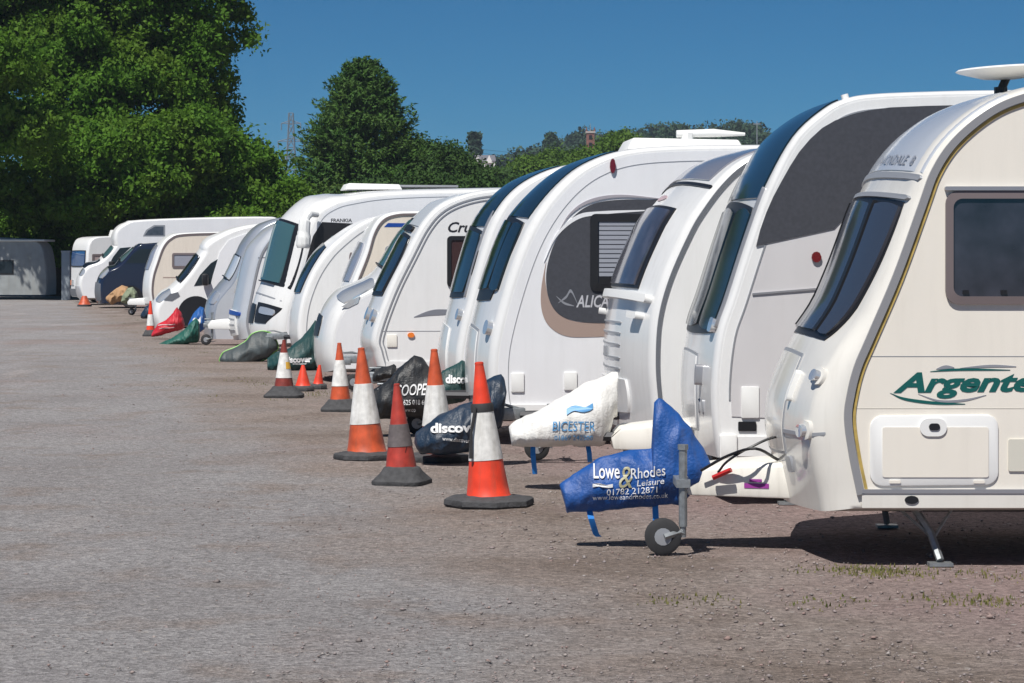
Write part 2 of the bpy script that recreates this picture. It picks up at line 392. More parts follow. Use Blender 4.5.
# ------------------------------------------------------------------ ground
def ground_material():
    m = bpy.data.materials.new('gravel_ground'); m.use_nodes = True; n = m.node_tree.nodes; l = m.node_tree.links; b = n['Principled BSDF']
    b.inputs['Roughness'].default_value = .95; b.inputs['Specular IOR Level'].default_value = .2
    geo = n.new('ShaderNodeNewGeometry')
    def nz(scale, det=6, rough=.6, vec=None):
        t = n.new('ShaderNodeTexNoise'); t.inputs['Scale'].default_value = scale; t.inputs['Detail'].default_value = det; t.inputs['Roughness'].default_value = rough
        l.new(vec or geo.outputs['Position'], t.inputs['Vector']); return t.outputs[0]
    def mr(v, a, c, lo=0, hi=1):
        t = n.new('ShaderNodeMapRange'); l.new(v, t.inputs[0])
        for k, x in zip((1,2,3,4), (a, c, lo, hi)): t.inputs[k].default_value = x
        return t.outputs[0]
    def mix(f, a, c, bt='MIX'):
        t = n.new('ShaderNodeMix'); t.data_type = 'RGBA'; t.blend_type = bt
        if isinstance(f, float): t.inputs[0].default_value = f
        else: l.new(f, t.inputs[0])
        for k, x in ((6, a), (7, c)):
            if isinstance(x, tuple): t.inputs[k].default_value = (*x, 1)
            else: l.new(x, t.inputs[k])
        return t.outputs[2]
    # distance from the row of noses (the row runs 11 degrees left of the view axis)
    dot = n.new('ShaderNodeVectorMath'); dot.operation = 'DOT_PRODUCT'; l.new(geo.outputs['Position'], dot.inputs[0]); dot.inputs[1].default_value = (math.cos(R_(11.2)), math.sin(R_(11.2)), 0)
    wob = nz(.45, 5)
    add = n.new('ShaderNodeMath'); add.operation = 'MULTIPLY_ADD'; l.new(wob, add.inputs[0]); add.inputs[1].default_value = 3.2; l.new(dot.outputs['Value'], add.inputs[2])
    q = add.outputs[0]
    mp = n.new('ShaderNodeMapping'); mp.inputs['Rotation'].default_value = (0, 0, R_(-11)); mp.inputs['Scale'].default_value = (1, .25, 1); l.new(geo.outputs['Position'], mp.inputs[0])
    streak = nz(.9, 6, .6, mp.outputs[0])
    base = mix(mr(nz(.35, 6), .35, .65), (.262,.245,.242), (.315,.300,.297))
    base = mix(mr(streak, .50, .75), base, (.33,.313,.312))
    base = mix(mr(q, 3.4, 4.6), base, (.285,.238,.212))
    base = mix(mr(nz(1.3, 5), .52, .72, 0, .8), base, (.25,.20,.17))
    soil = n.new('ShaderNodeMath'); soil.operation = 'MULTIPLY'; l.new(mr(q, 3.6, 4.8), soil.inputs[0]); l.new(mr(nz(.55, 6, .65), .46, .62, 0, .7), soil.inputs[1])
    base = mix(soil.outputs[0], base, (.17,.13,.105))
    base = mix(mr(nz(.8, 4, .5, mp.outputs[0]), .64, .72, 0, .5), base, (.40,.36,.345))
    red = mr(q, 5.4, 6.6, 0, .8)
    base = mix(red, base, (.27,.195,.185))
    base = mix(mr(nz(.16, 3), .56, .66, 0, .35), base, (.30,.215,.19))
    # grit
    vor = n.new('ShaderNodeTexVoronoi'); vor.inputs['Scale'].default_value = 45; l.new(geo.outputs['Position'], vor.inputs['Vector'])
    sep = n.new('ShaderNodeSeparateColor'); l.new(vor.outputs['Color'], sep.inputs[0])
    base = mix(1.0, base, mr(sep.outputs[0], 0, 1, .72, 1.3), 'MULTIPLY')
    fine = nz(160, 4, .7)
    base = mix(1.0, base, mr(fine, .3, .7, .62, 1.38), 'MULTIPLY')
    base = mix(1.0, base, mr(nz(14, 5, .7), .3, .7, .78, 1.2), 'MULTIPLY')
    vor2 = n.new('ShaderNodeTexVoronoi'); vor2.inputs['Scale'].default_value = 17; l.new(geo.outputs['Position'], vor2.inputs['Vector'])
    sp2 = n.new('ShaderNodeSeparateColor'); l.new(vor2.outputs['Color'], sp2.inputs[0])
    pe = n.new('ShaderNodeMath'); pe.operation = 'MULTIPLY'; l.new(mr(sp2.outputs[1], .90, .93), pe.inputs[0]); l.new(mr(vor2.outputs['Distance'], .28, .2), pe.inputs[1])
    base = mix(pe.outputs[0], base, (.42,.38,.35))
    l.new(base, b.inputs['Base Color'])
    hsum = n.new('ShaderNodeMath'); hsum.operation = 'ADD'; l.new(fine, hsum.inputs[0]); l.new(vor.outputs['Distance'], hsum.inputs[1])
    h2 = n.new('ShaderNodeMath'); h2.operation = 'ADD'; l.new(hsum.outputs[0], h2.inputs[0]); l.new(nz(9, 5), h2.inputs[1])
    bp = n.new('ShaderNodeBump'); bp.inputs['Strength'].default_value = .8; bp.inputs['Distance'].default_value = .018
    l.new(h2.outputs[0], bp.inputs['Height']); l.new(bp.outputs[0], b.inputs['Normal'])
    return m
def fbm(x, y, sc): return noise.fractal(Vector((x*sc, y*sc, 3.1)), 1.0, 2.0, 4)
def build_ground():
    mb = MB(); xs = [-3000, -600, -150, -60, -40]+list(np.arange(-30, 30.1, .75))+[40, 60, 150, 600, 3000]
    ys = [-200, -20]+list(np.arange(0, 40, .5))+list(np.arange(40, 120, 2.5))+[150, 250, 500, 1200, 4000]
    nx = len(xs)
    for y in ys:
        for x in xs:
            z = 0
            if -30 <= x <= 30 and 0 < y < 115:
                z = fbm(x, y, .35)*.018
                q = x*math.cos(R_(11.2))+y*math.sin(R_(11.2))
                if q > 3.8: z = min(z, 0)-.005
            mb.v.append((x, y, z))
    for j in range(len(ys)-1):
        for i in range(nx-1): mb.f.append((j*nx+i, j*nx+i+1, (j+1)*nx+i+1, (j+1)*nx+i))
    tag(mb.build('ground', ground_material(), angle=180), kind='structure')
build_ground()
def npmesh(name, V, Fq, m, parent=None, smooth=False):
    me = bpy.data.meshes.new(name); k = Fq.shape[1]
    me.vertices.add(len(V)); me.vertices.foreach_set('co', V.astype(np.float32).ravel())
    me.loops.add(Fq.size); me.loops.foreach_set('vertex_index', Fq.astype(np.int32).ravel())
    me.polygons.add(len(Fq)); me.polygons.foreach_set('loop_start', np.arange(0, Fq.size, k, dtype=np.int32)); me.polygons.foreach_set('loop_total', np.full(len(Fq), k, dtype=np.int32))
    me.update(calc_edges=True); me.materials.append(m)
    if smooth: me.polygons.foreach_set('use_smooth', np.ones(len(Fq), dtype=bool))
    o = bpy.data.objects.new(name, me); C.objects.link(o)
    if parent: o.parent = parent
    return o
def island_mat(name, cols, rough=.8, trans=0, pscale=.5, patch=None):
    m = bpy.data.materials.new(name); m.use_nodes = True; n = m.node_tree.nodes; l = m.node_tree.links; b = n['Principled BSDF']
    b.inputs['Roughness'].default_value = rough; b.inputs['Specular IOR Level'].default_value = .25
    g = n.new('ShaderNodeNewGeometry'); cr = n.new('ShaderNodeValToRGB')
    while len(cr.color_ramp.elements) < len(cols): cr.color_ramp.elements.new(.5)
    for i, c_ in enumerate(cols): cr.color_ramp.elements[i].position = i/(len(cols)-1); cr.color_ramp.elements[i].color = (*c_, 1)
    l.new(g.outputs['Random Per Island'], cr.inputs[0]); out = cr.outputs[0]
    if patch:
        t = n.new('ShaderNodeTexNoise'); t.inputs['Scale'].default_value = pscale; t.inputs['Detail'].default_value = 3; l.new(g.outputs['Position'], t.inputs['Vector'])
        mr = n.new('ShaderNodeMapRange'); mr.inputs[1].default_value = .42; mr.inputs[2].default_value = .62; mr.inputs[4].default_value = .75; l.new(t.outputs[0], mr.inputs[0])
        mx = n.new('ShaderNodeMix'); mx.data_type = 'RGBA'; l.new(mr.outputs[0], mx.inputs[0]); l.new(out, mx.inputs[6]); mx.inputs[7].default_value = (*patch, 1); out = mx.outputs[2]
    l.new(out, b.inputs['Base Color'])
    if trans:
        tr = n.new('ShaderNodeBsdfTranslucent'); l.new(out, tr.inputs[0]); ms = n.new('ShaderNodeMixShader'); ms.inputs[0].default_value = trans
        l.new(b.outputs[0], ms.inputs[1]); l.new(tr.outputs[0], ms.inputs[2]); l.new(ms.outputs[0], n['Material Output'].inputs[0])
    return m
def stones():
    N = 17000
    y = 9.5+ (rng.random(N)**1.7)*45; x = (rng.random(N)-.5)*y*.44+0
    q = x*math.cos(R_(11.2))+y*math.sin(R_(11.2))
    keep = (q > 1.2) | (rng.random(N) < .35); x, y, q = x[keep], y[keep], q[keep]; N = len(x)
    s = .003+.0075*rng.random(N)**3+(rng.random(N) < .004)*.010
    s *= np.where(q > 3, 1.15, 1)
    base = np.array([[1,0,0],[0,1,0],[-1,0,0],[0,-1,0],[0,0,.7],[0,0,-.7],[.6,.6,.3]])[:6]
    a = rng.random(N)*6.28; ca, sa = np.cos(a), np.sin(a)
    sc = np.stack([s*(.8+.9*rng.random(N)), s*(.7+.6*rng.random(N)), s*(.6+.6*rng.random(N))], 1)
    P = base[None]*sc[:, None]+rng.normal(0, .12, (N, 6, 3))*s[:, None, None]
    X = P[..., 0]*ca[:, None]-P[..., 1]*sa[:, None]+x[:, None]; Y = P[..., 0]*sa[:, None]+P[..., 1]*ca[:, None]+y[:, None]
    Z = P[..., 2]+(s*.25)[:, None]
    V = np.stack([X, Y, Z], -1).reshape(-1, 3)
    f = np.array([[0,1,4],[1,2,4],[2,3,4],[3,0,4],[1,0,5],[2,1,5],[3,2,5],[0,3,5]])
    Fq = (f[None]+(np.arange(N)*6)[:, None, None]).reshape(-1, 3)
    m = island_mat('stone_chips', [(.16,.13,.12),(.24,.21,.20),(.29,.25,.245),(.27,.19,.17),(.36,.33,.31)], .9)
    tag(npmesh('gravel', V, Fq, m), 'loose grey and reddish stone chips strewn over the yard surface', 'gravel', kind='stuff')
stones()
def grass(name, label, pts, n, h, spread, cols):
    N = n*len(pts); c = np.repeat(np.array(pts), n, 0)+rng.normal(0, 1, (N, 2))*spread
    hh = h*(.3+.9*rng.random(N)); a = rng.random(N)*6.28; b = rng.random(N)*6.28; w_ = .004+.004*rng.random(N); le = hh*.5*rng.random(N)
    dx, dy = np.cos(a)*w_, np.sin(a)*w_; tx, ty = np.cos(b)*le, np.sin(b)*le; z0 = np.zeros(N)
    V = np.stack([np.stack([c[:,0]-dx, c[:,1]-dy, z0], 1), np.stack([c[:,0]+dx, c[:,1]+dy, z0], 1), np.stack([c[:,0]+tx, c[:,1]+ty, hh], 1)], 1).reshape(-1, 3)
    tag(npmesh(name, V, np.arange(3*N).reshape(-1, 3), island_mat(name+'_blades', cols, .7, .3)), label, 'grass', kind='stuff')
gp = []
def gpt(px, py): d = F*CH/(py-HZ); return (wx(px, d), d)
for px, py, k in ((870,572,5),(885,571,4),(840,570,3),(925,574,3),(690,600,3),(960,600,4),(1000,603,4),(830,603,2),(985,575,2),(300,393,4),(325,392,4),(275,385,3)):
    for _ in range(k*3): gp.append(gpt(px+random.uniform(-28, 28), py+random.uniform(-3, 4)))
for _ in range(90):
    yy = random.uniform(30, 100); q = random.uniform(2.0, 3.4); gp.append((q*math.cos(R_(11.2))-yy*math.sin(R_(11.2))*.99+0, yy))
grass('weeds', 'sparse short weeds and dry grass along the edge of the parking row', gp, 9, .022, .10, [(.10,.13,.03),(.20,.20,.06),(.26,.22,.10)])

#@@VEHICLES
# ------------------------------------------------------------------ vehicles
GC = 'caravans parked in the long row'; GM = 'motorhomes and vans parked in the long row'
# 1 ---- nearest cream caravan
v = Veh('touring_caravan', 'cream caravan with green lettering and brown framed side window, nearest in the row', 'caravan', GC, 14.0, 860, 0,
        [(861,507),(858,490),(851,456),(846,419),(849,393),(856,366),(868,338),(895,275),(921,203),(932,173),(948,147),(970,125),(996,107),(1024,96),(1060,88),(1110,83)],
        W=2.2, L=6.0, Rf=lambda z: .05+.13*max(0, min(1, (1.35-z)/.6)), Rr=.04, ry=.14, bulge=.14, body=SHELLC, side=CREAM)
for nm, w0, w1, t, m in (('awning_rail', .012, -.03, .024, RAILG), ('sealant_strip', -.035, -.052, .012, YEL)): v.rail(nm, w0, w1, t, m, i0=4)
# front windows
fw = v.patch('front_window_surround', 356, 203, .07, 2.13, .006, BLACK, c=.16, b0=.28)
for y0, y1, b_ in ((.11, .56, .26), (.66, 1.52, 0), (1.62, 2.08, 0)):
    v.patch('front_window', 350, 209, y0, y1, .022, GLASSB, c=.16, b0=b_)
for y_ in (.61, 1.57): v.patch('window_divider', 348, 208, y_-.03, y_+.03, .030, BLACK, c=.02)
v.patch('window_lip', 204, 199, .06, 2.14, .02, GREY, c=.1)
v.patch('front_joint_strip', 183, 178, .03, 2.17, .012, GREY, c=.05)
v.patch('grey_roof_panel', 176, 100, .035, 2.15, .006, mat('grey_roof_panel', (.50,.53,.58), .22, coat=.5), c=.02)
v.front_text('AVONDALE  8', 171, .055, 1.12, .22, GREYT, bold=.01)
v.patch('gas_locker_door', 452, 372, .62, 1.58, .009, SHELLC, c=.12)
v.patch('gas_locker_seam', 455, 369, .60, 1.60, .006, GREY, c=.12)
v.patch('bumper_crease', 433, 430, .03, .6, .006, GREY, c=.02)
for py, y0, h in ((384, .14, 8), (428, .14, 8)):
    lm = v.patch('lamp_housing', py+h, py-h, y0-.06, y0+.08, .02, SHELLC, c=.6)
    v.patch('front_lamp', py+h-3, py-h+3, y0-.04, y0+.06, .045, LAMP, c=.9)
v.patch('grab_handle', 410, 384, .50, .53, .03, PLAST, c=.3)
v.patch('number_panel', 470, 455, .5, .62, .012, GREY)
v.rect('skirt', 861.5, 493, 1240, 507.5, .004, .02, SHELLC)
v.rect('lower_rail', 861, 489, 1240, 493, .002, .026, ALU)
v.window(945, 191, 1052, 304, r=.07, frame=BROWN, glass=mat('dark_grey_acrylic', (.035,.036,.05), .12, spec=.8, var=.5, vscale=5), fw=.042)
for cx_ in (962, 1000): v.rect('window_catch', cx_, 290, cx_+6, 294, .005, .03, BLACK, base=.012)
v.rect('window_rail', 944, 186.5, 1056, 190.5, .01, .035, ALU)
lo = v.rect('locker_frame', 869.5, 415.5, 998, 486, .07, .016, PLAST, slope=.01, bevel=.006)
v.rect('locker_door', 882, 427, 988, 477, .012, .021, CREAM, base=.012)
v.rect('locker_latch', 919, 418, 946, 436, .06, .03, PLAST); v.rect('latch_button', 928, 423, 939, 430, .02, .036, BLACK)
for x in (889, 973): v.rect('locker_hinge', x, 480, x+11, 483, .004, .024, CREAM, base=.01)
v.rect('mains_cover', 1008, 439, 1030, 471, .01, .014, mat('beige_cover', (.62,.60,.52), .5))
v.panel('drain_port', [(911+7*math.cos(a*.52), 499.5+4.2*math.sin(a*.52)) for a in range(12)], .027, BLACK)
v.rect('panel_seam', 866, 356, 1240, 356.7, .001, .0055, GREY); v.rect('panel_seam', 849, 408, 1240, 408.6, .001, .0055, mat('seam_beige', (.6,.57,.5), .5))
v.side_text('Argente', 893, 392, 1034, 372.5, GREENT, shear=.35, bold=.035, space=1.0, slope=.01)
def swoosh(v, pts, w0, m, t=.0065, name='swoosh_graphic'):
    P = catmull([(*v.loc(*p), 0) for p in pts], 6); n = len(P); po = []; lo_ = []
    for i, p in enumerate(P):
        ww = w0*math.sin(math.pi*(i+.3)/(n+.1))*.5+.0006; po.append((p.x, p.y+ww)); lo_.append((p.x, p.y-ww))
    return MB().prism(po+lo_[::-1], -t, .002).build(name, m, v.root, smooth=False)
for pts, w0, m in (([(890,393),(905,399),(935,403),(965,404)], .016, GREENT), ([(918,394),(940,401),(965,400),(986,395)], .012, GREYT), ([(930,371.5),(960,369.5),(1010,370)], .012, GREENT), ([(960,368),(990,366),(1016,366.5)], .013, GREYT), ([(936,369),(945,367),(954,367.5)], .018, GREYT)):
    swoosh(v, pts, w0, m)
v.chassis(reach=1.08, jx=-.67, jyo=.48)
v.wheel(3.3, .32)
# satellite dish on the roof
zt = v.cap[v.nf+2].y+.05
dm = Matrix.Translation((1.02, 1.1, zt+.085)) @ Matrix.Rotation(R_(-3), 4, 'Y')
sd = MB().lathe([(.05, -.04), (.15, -.03), (.29, .012), (.305, .02), (.29, .03), (.05, .034)], dm, 32).build('satellite_dish', PLAST, v.root)
MB().tube([(.98, 1.1, zt-.05), (.98, 1.1, zt+.0)], .04, 10).tube([(.98, 1.1, zt-.02), (1.02, 1.1, zt+.07)], .025, 8).build('dish_mount', BLACK, sd)
hatch(v, 1.9)
# hitch clutter: stickers, red lever, cable
xf = min(p.x for p in v.cap)-v.Rf(.6)
pm = MB()
fy = lambda x: 1.1-.36*(.45+.55*(x-(xf-.62))/.77)-.004
for x_, w_, z_, h_, m_ in ((xf-.30, .14, .36, .028, PINKT), (xf-.27, .07, .395, .018, PINKT), (xf-.02, .03, .37, .025, PINKT), (xf+.03, .03, .385, .02, BLUES)):
    MB().add([(x_, fy(x_), z_), (x_+w_, fy(x_+w_), z_), (x_+w_, fy(x_+w_), z_+h_), (x_, fy(x_), z_+h_)], [(0, 1, 2, 3)]).build('sticker', m_, v.root)
MB().tube([(xf-.48, .85, .42), (xf-.42, .82, .45), (xf-.38, .8, .47)], .016, 6).build('brake_lever', REDP, v.root)
MB().tube(catmull([(xf+.05, .9, .56), (xf-.1, .8, .66), (xf-.28, .75, .60), (xf-.40, .8, .52), (xf-.45, .86, .45)], 5), .008, 6).tube(catmull([(xf-.1, .9, .52), (xf-.25, .7, .60), (xf-.4, .8, .55), (xf-.55, .86, .46)], 5), .009, 6).build('cable', BLACK, v.root)
V1 = v

# 2 ---- tall caravan with charcoal triangular graphic
v = Veh('touring_caravan', 'tall silver sided caravan with large charcoal graphic behind the cream caravan', 'caravan', GC, 17.5, 723, 1,
        [(724,457),(719,425),(718,382),(723.5,335),(735,300),(754,241),(774,187),(799,140),(828,113),(850,102),(880,97.5),(945,95),(1000,94),(1100,93)],
        W=2.3, L=7.0, Rf=.035, Rr=.03, ry=.07, bulge=.085, body=SHELLW, side=WHITE)
rl = v.rail('side_edge_seam', -.075, -.085, .012, GREY, i0=8)
po = offpoly2(v.cap, -.09)[6:]; MB().prism([(p.x, p.y) for p in po], -.010, .003).build('silver_panel', LILAC, v.root, smooth=False); v.y_side = -.010
P = [(756,246),(766,214),(781,182),(799,152),(822,128),(850,115),(890,108),(966,105),(930,130),(870,190),(834,229)]
v.panel('charcoal_graphic', P[:1]+[(760,230),(766,213),(773,197),(781,182),(790,166),(799,152),(810,139),(822,128),(835,120.5),(850,115),(868,110.5),(890,107.5),(925,106)]+P[7:], .016, MESHG, smooth=False)
v.rect('trim_strip', 752, 293, 830, 295, .004, .02, ALU, slope=.08)
v.panel('marker_lamp', [(816+5*math.cos(a*.6), 257+5.5*math.sin(a*.6)) for a in range(10)], .03, REDL)
v.rect('service_hatch', 741, 386.5, 759, 418, .008, .02, PLAST, bevel=.004); v.rect('fridge_vent', 738, 421.5, 756, 431, .008, .016, BLACK)
v.rect('skirt', 735, 436, 1080, 456, .01, .022, WHITE); v.rect('corner_cover', 719, 434, 737, 459, .02, .04, PLAST, bevel=.01)
v.patch('sunroof', 203, 104, .09, 2.21, .012, SUNROOF, c=.12)
v.patch('front_window_surround', 340, 205, .10, 2.2, .008, BLACK, c=.3)
for y0, y1 in ((.14, .66), (.74, 1.56), (1.64, 2.16)): v.patch('front_window', 334, 212, y0, y1, .022, SUNROOF, c=.3)
v.patch('chrome_trim', 330, 190, .075, .095, .022, ALU, c=.1)
v.patch('locker_seam', 436, 356, .55, 1.75, .006, GREY, c=.2); v.patch('front_locker', 433, 359, .57, 1.73, .014, SHELLW, c=.2)
v.patch('front_lamp', 335, 322, .10, .22, .04, LAMP, c=.5); v.patch('grab_handle', 388, 368, .36, .40, .05, ALU, c=.6)
for q in (0, 1): v.patch('marker_arrow', 416-0*q, 402, .3+.14*q, .33+.14*q, .01, GREY, c=.9)
v.chassis(reach=1.2, jx=-.5, jyo=-.34); v.wheel(3.6); hatch(v, 3.4, h=.1)
# small bead on the roof edge
v.patch('marker_lamp', 103, 101, .1, .16, .03, PLAST, c=.9)

# 3 ---- white caravan with narrow framed front window
v = Veh('touring_caravan', 'white caravan with small grey front window and ribbed front, behind the white hitch cover', 'caravan', GC, 20.1, 660, 7,
        [(663,431),(660,400),(657.5,364),(660,319),(671,278),(691,233),(704,211),(722,187),(742,168),(765,156),(800,148),(860,146)],
        W=2.2, L=6.2, Rf=.05, Rr=.03, ry=.08, bulge=.16, body=SHELLW, side=WHITE)
v.rail('side_edge_seam', .014, -.016, .016, GREYP)
v.patch('sunroof', 187, 153, .2, 2.0, .012, mat('grey_sunroof', (.22,.22,.25), .15, coat=.5), c=.12)
v.patch('roof_joint_strip', 193, 190, .05, 2.15, .012, BLACK, c=.03)
v.patch('front_window_surround', 296, 216, .42, 1.78, .012, BLACK, c=.12)
v.patch('front_window', 293, 219, .50, 1.70, .026, GLASSG, c=.12)
v.patch('shelf_moulding', 306, 299, .1, 2.1, .06, PLAST, c=.05)
for z in (328, 338, 349, 362, 372): v.patch('front_rib', z, z-1.6, .7, 1.9, .008, GREY, c=.1)
v.patch('vent_grille', 361, 352, 1.15, 1.4, .012, GREY, c=.1)
for y in (.3, 1.9): v.patch('grab_handle', 322, 316, y-.1, y+.1, .07, PLAST, c=.3)
v.patch('gas_locker', 415, 380, .5, 1.7, .02, SHELLW, c=.2)
v.patch('pale_emblem', 210, 204, 1.0, 1.4, .006, mat('pale_red_grey_emblem', (.45,.33,.35), .4), c=.9)
v.chassis(reach=1.2, jx=-.6, jyo=-.34, fair=False); v.wheel(3.3); v.rect('skirt', 664, 420, 760, 431, .01, .02, WHITE)

# 4 ---- white caravan with oval charcoal graphic
v = Veh('touring_caravan', 'white caravan with rounded charcoal and taupe graphic round its side window', 'caravan', GC, 23.1, 498, 4,
        [(500,414),(497,385),(499,345),(513,290),(530,243),(550,208),(574,181),(600,164),(632,154),(680,150),(760,149)],
        W=2.3, L=7.0, Rf=.06, Rr=.04, ry=.10, bulge=.15, body=SHELLW, side=WHITE2)
v.rail('side_edge_seam', -.10, -.106, .007, GREY)
P = [(541,300),(540,325),(548,335),(563,338),(600,337),(640,334),(700,330),(700,200),(640,196),(600,197),(575,206),(556,226),(546,255)]
def smoothpoly(pts, n=5):
    P_ = [Vector((x, y, 0)) for x, y in pts]; m_ = len(P_); out = []
    for i in range(m_):
        a, b, c, d_ = P_[i-1], P_[i], P_[(i+1) % m_], P_[(i+2) % m_]
        for k in range(n):
            t = k/n; out.append(.5*((2*b)+(c-a)*t+(2*a-5*b+4*c-d_)*t*t+(3*b-3*c+d_-a)*t**3))
    return [(p.x, p.y) for p in out]
v.panel('taupe_graphic', smoothpoly([(541,290),(542,312),(550,327),(566,336),(590,337),(640,335),(700,333),(700,322),(640,322),(600,323),(570,320),(552,306),(545,280),(546,262)]), .008, TAUPE, smooth=False)
v.panel('charcoal_graphic', smoothpoly([(546,282),(550,302),(560,315),(576,321),(600,323),(640,322),(700,322),(700,205),(650,200),(615,200),(590,205),(572,218),(556,240),(548,262)]), .011, MESHG, smooth=False)
swoosh(v, [(544,262),(556,236),(576,218),(600,213),(655,210)], .04, WHITE2, t=.014, name='white_swoosh')
swoosh(v, [(556,236),(570,214),(590,201),(620,196),(664,199)], .03, mat('silver_swoosh', (.35,.33,.36), .4), t=.0135, name='silver_swoosh')
wn = v.window(590, 214, 690, 291, r=.05, frame=BLACK, glass=mat('dark_cab_window', (.03,.035,.05), .1), fw=.07)
for k in range(12): v.rect('blind', 599, 222+k*4.6, 684, 225.6+k*4.6, .003, .022, BLIND, parent=wn, base=.012)
v.rect('blind_gap', 599, 277, 684, 284, .003, .0195, BLACK, parent=wn, base=.01)
v.side_text('ALICANTO', 576, 307, 634, 295, mat('silver_lettering', (.62,.62,.65), .3, metal=.3), shear=.25, bold=.02, t=.008)
swoosh(v, [(558,303),(566,297),(571,291),(578,305)], .03, GREYT, t=.013)
swoosh(v, [(556,296),(564,303),(574,306)], .02, GREYT, t=.013)
v.panel('marker_lamp', [(612.5+3*math.cos(a*.6), 166+7.5*math.sin(a*.6)) for a in range(10)], .03, REDL)
v.rect('service_hatch', 511, 373, 524, 392, .01, .02, PLAST, bevel=.004); v.rect('service_hatch', 564, 372, 577, 390, .01, .02, PLAST, bevel=.004)
v.rect('skirt', 503, 404, 680, 413, .01, .03, WHITE)
v.patch('sunroof', 226, 156, .17, 2.13, .012, SUNROOF, c=.15)
v.patch('front_window_surround', 309, 226, .16, 2.14, .010, BLACK, c=.3, b0=.2)
v.patch('front_window', 298, 230, .6, 1.7, .024, SUNROOF, c=.3); v.patch('front_window', 296, 230, .22, .56, .024, SUNROOF, c=.3)
v.patch('front_lamp', 338, 324, .1, .24, .05, LAMP, c=.9); v.patch('front_lamp', 338, 324, 2.06, 2.2, .05, LAMP, c=.9)
v.patch('front_locker', 398, 335, .55, 1.75, .015, SHELLW, c=.25); v.patch('locker_seam', 401, 332, .53, 1.77, .006, GREY, c=.25)
v.chassis(reach=1.0, jx=-.5, jyo=-.34, fair=False); v.wheel(3.6)
a = v.loc(635, 150)
hatch(v, a[0]+.0, .6, 1.5, 1.1, .08, PLAST, z=v.cap[v.nf+2].y+.05)
MB().tube([(a[0]+.5, .9, a[1]+.19), (a[0]+.85, .9, a[1]+.20), (a[0]+1.15, .9, a[1]+.19)], [.035, .04, .015], 12).tube([(a[0]+.6, .9, a[1]+.08), (a[0]+.6, .9, a[1]+.2)], .06, 8).build('television_aerial', PLAST, v.root)

# 5 ---- narrow visible white caravan with dark sunroof
v = Veh('touring_caravan', 'white caravan with dark front glass squeezed behind the oval graphic caravan', 'caravan', GC, 26.6, 463, 4,
        [(466,394),(463,370),(464,345),(476,295),(492,240),(506,210),(524,190),(550,175),(580,167),(620,163),(700,161)],
        W=2.25, L=6.6, Rf=.055, Rr=.04, ry=.10, bulge=.14, body=SHELLW, side=WHITE2)
v.rail('side_edge_seam', -.12, -.127, .008, GREY)
v.patch('sunroof', 232, 170, .15, 2.1, .012, SUNROOF, c=.15); v.patch('front_window_surround', 304, 232, .16, 2.1, .010, BLACK, c=.4); v.patch('front_window', 298, 236, .22, 2.0, .024, SUNROOF, c=.3)
v.patch('chrome_trim', 300, 215, .17, .2, .02, ALU, c=.1)
v.patch('front_lamp', 323, 312, .12, .22, .05, LAMP, c=.9); v.patch('front_locker', 380, 330, .5, 1.7, .015, SHELLW, c=.25)
v.chassis(reach=.9, jx=-.45, jyo=-.34, fair=False); v.wheel(3.5)

# 6 ---- caravan with italic lettering and black window
v = Veh('touring_caravan', 'white caravan lettered Crus with a black side window and orange marker lamp', 'caravan', GC, 31.2, 380, 4,
        [(384,370),(379,352),(377,336),(392,293),(410,256),(426,226),(443,208),(468,197),(500,192),(560,189)],
        W=2.25, L=6.8, Rf=.05, Rr=.04, ry=.10, bulge=.14, body=SHELLW, side=WHITE)
v.rail('side_edge_seam', -.03, -.05, .012, GREY); v.rail('awning_rail', -.075, -.09, .012, GREY)
v.patch('roof_joint', 230, 199, .1, 2.15, .012, mat('grey_roof_cap', (.42,.45,.48), .4), c=.1)
v.patch('brow_moulding', 236, 231, .3, 1.95, .03, BLACK, c=.1)
v.patch('front_window_surround', 302, 238, .12, 2.12, .010, BLACK, c=.3); v.patch('front_window', 298, 241, .17, 2.07, .024, GLASS, c=.3)
v.patch('front_lamp', 325, 313, .12, .26, .05, LAMP, c=.9); v.patch('front_lamp', 325, 313, .5, .64, .05, LAMP, c=.9)
v.window(447, 236, 500, 287, r=.05, frame=BLACK, glass=mat('brown_window', (.05,.025,.025), .15), fw=.05)
v.side_text('Crusader', 448, 232, 506, 222, BLKT, shear=.3, bold=.02)
v.rect('panel_seam', 383, 330.6, 520, 331.4, .001, .007, GREY)
swoosh(v, [(414,317),(430,313),(446,312),(480,312)], .07, mat('steel_grey_graphic', (.2,.21,.24), .4), t=.009)
v.panel('marker_lamp', [(411+3.6*math.cos(a*.6), 335+2.6*math.sin(a*.6)) for a in range(10)], .025, ORANGE)
v.rect('service_hatch', 387, 334.5, 397, 347, .01, .02, FAIR, bevel=.004)
v.rect('skirt', 386, 361, 500, 368, .005, .02, WHITE)
v.chassis(reach=.35, jx=-.1, jyo=-.34, fair=False); v.wheel(3.5)

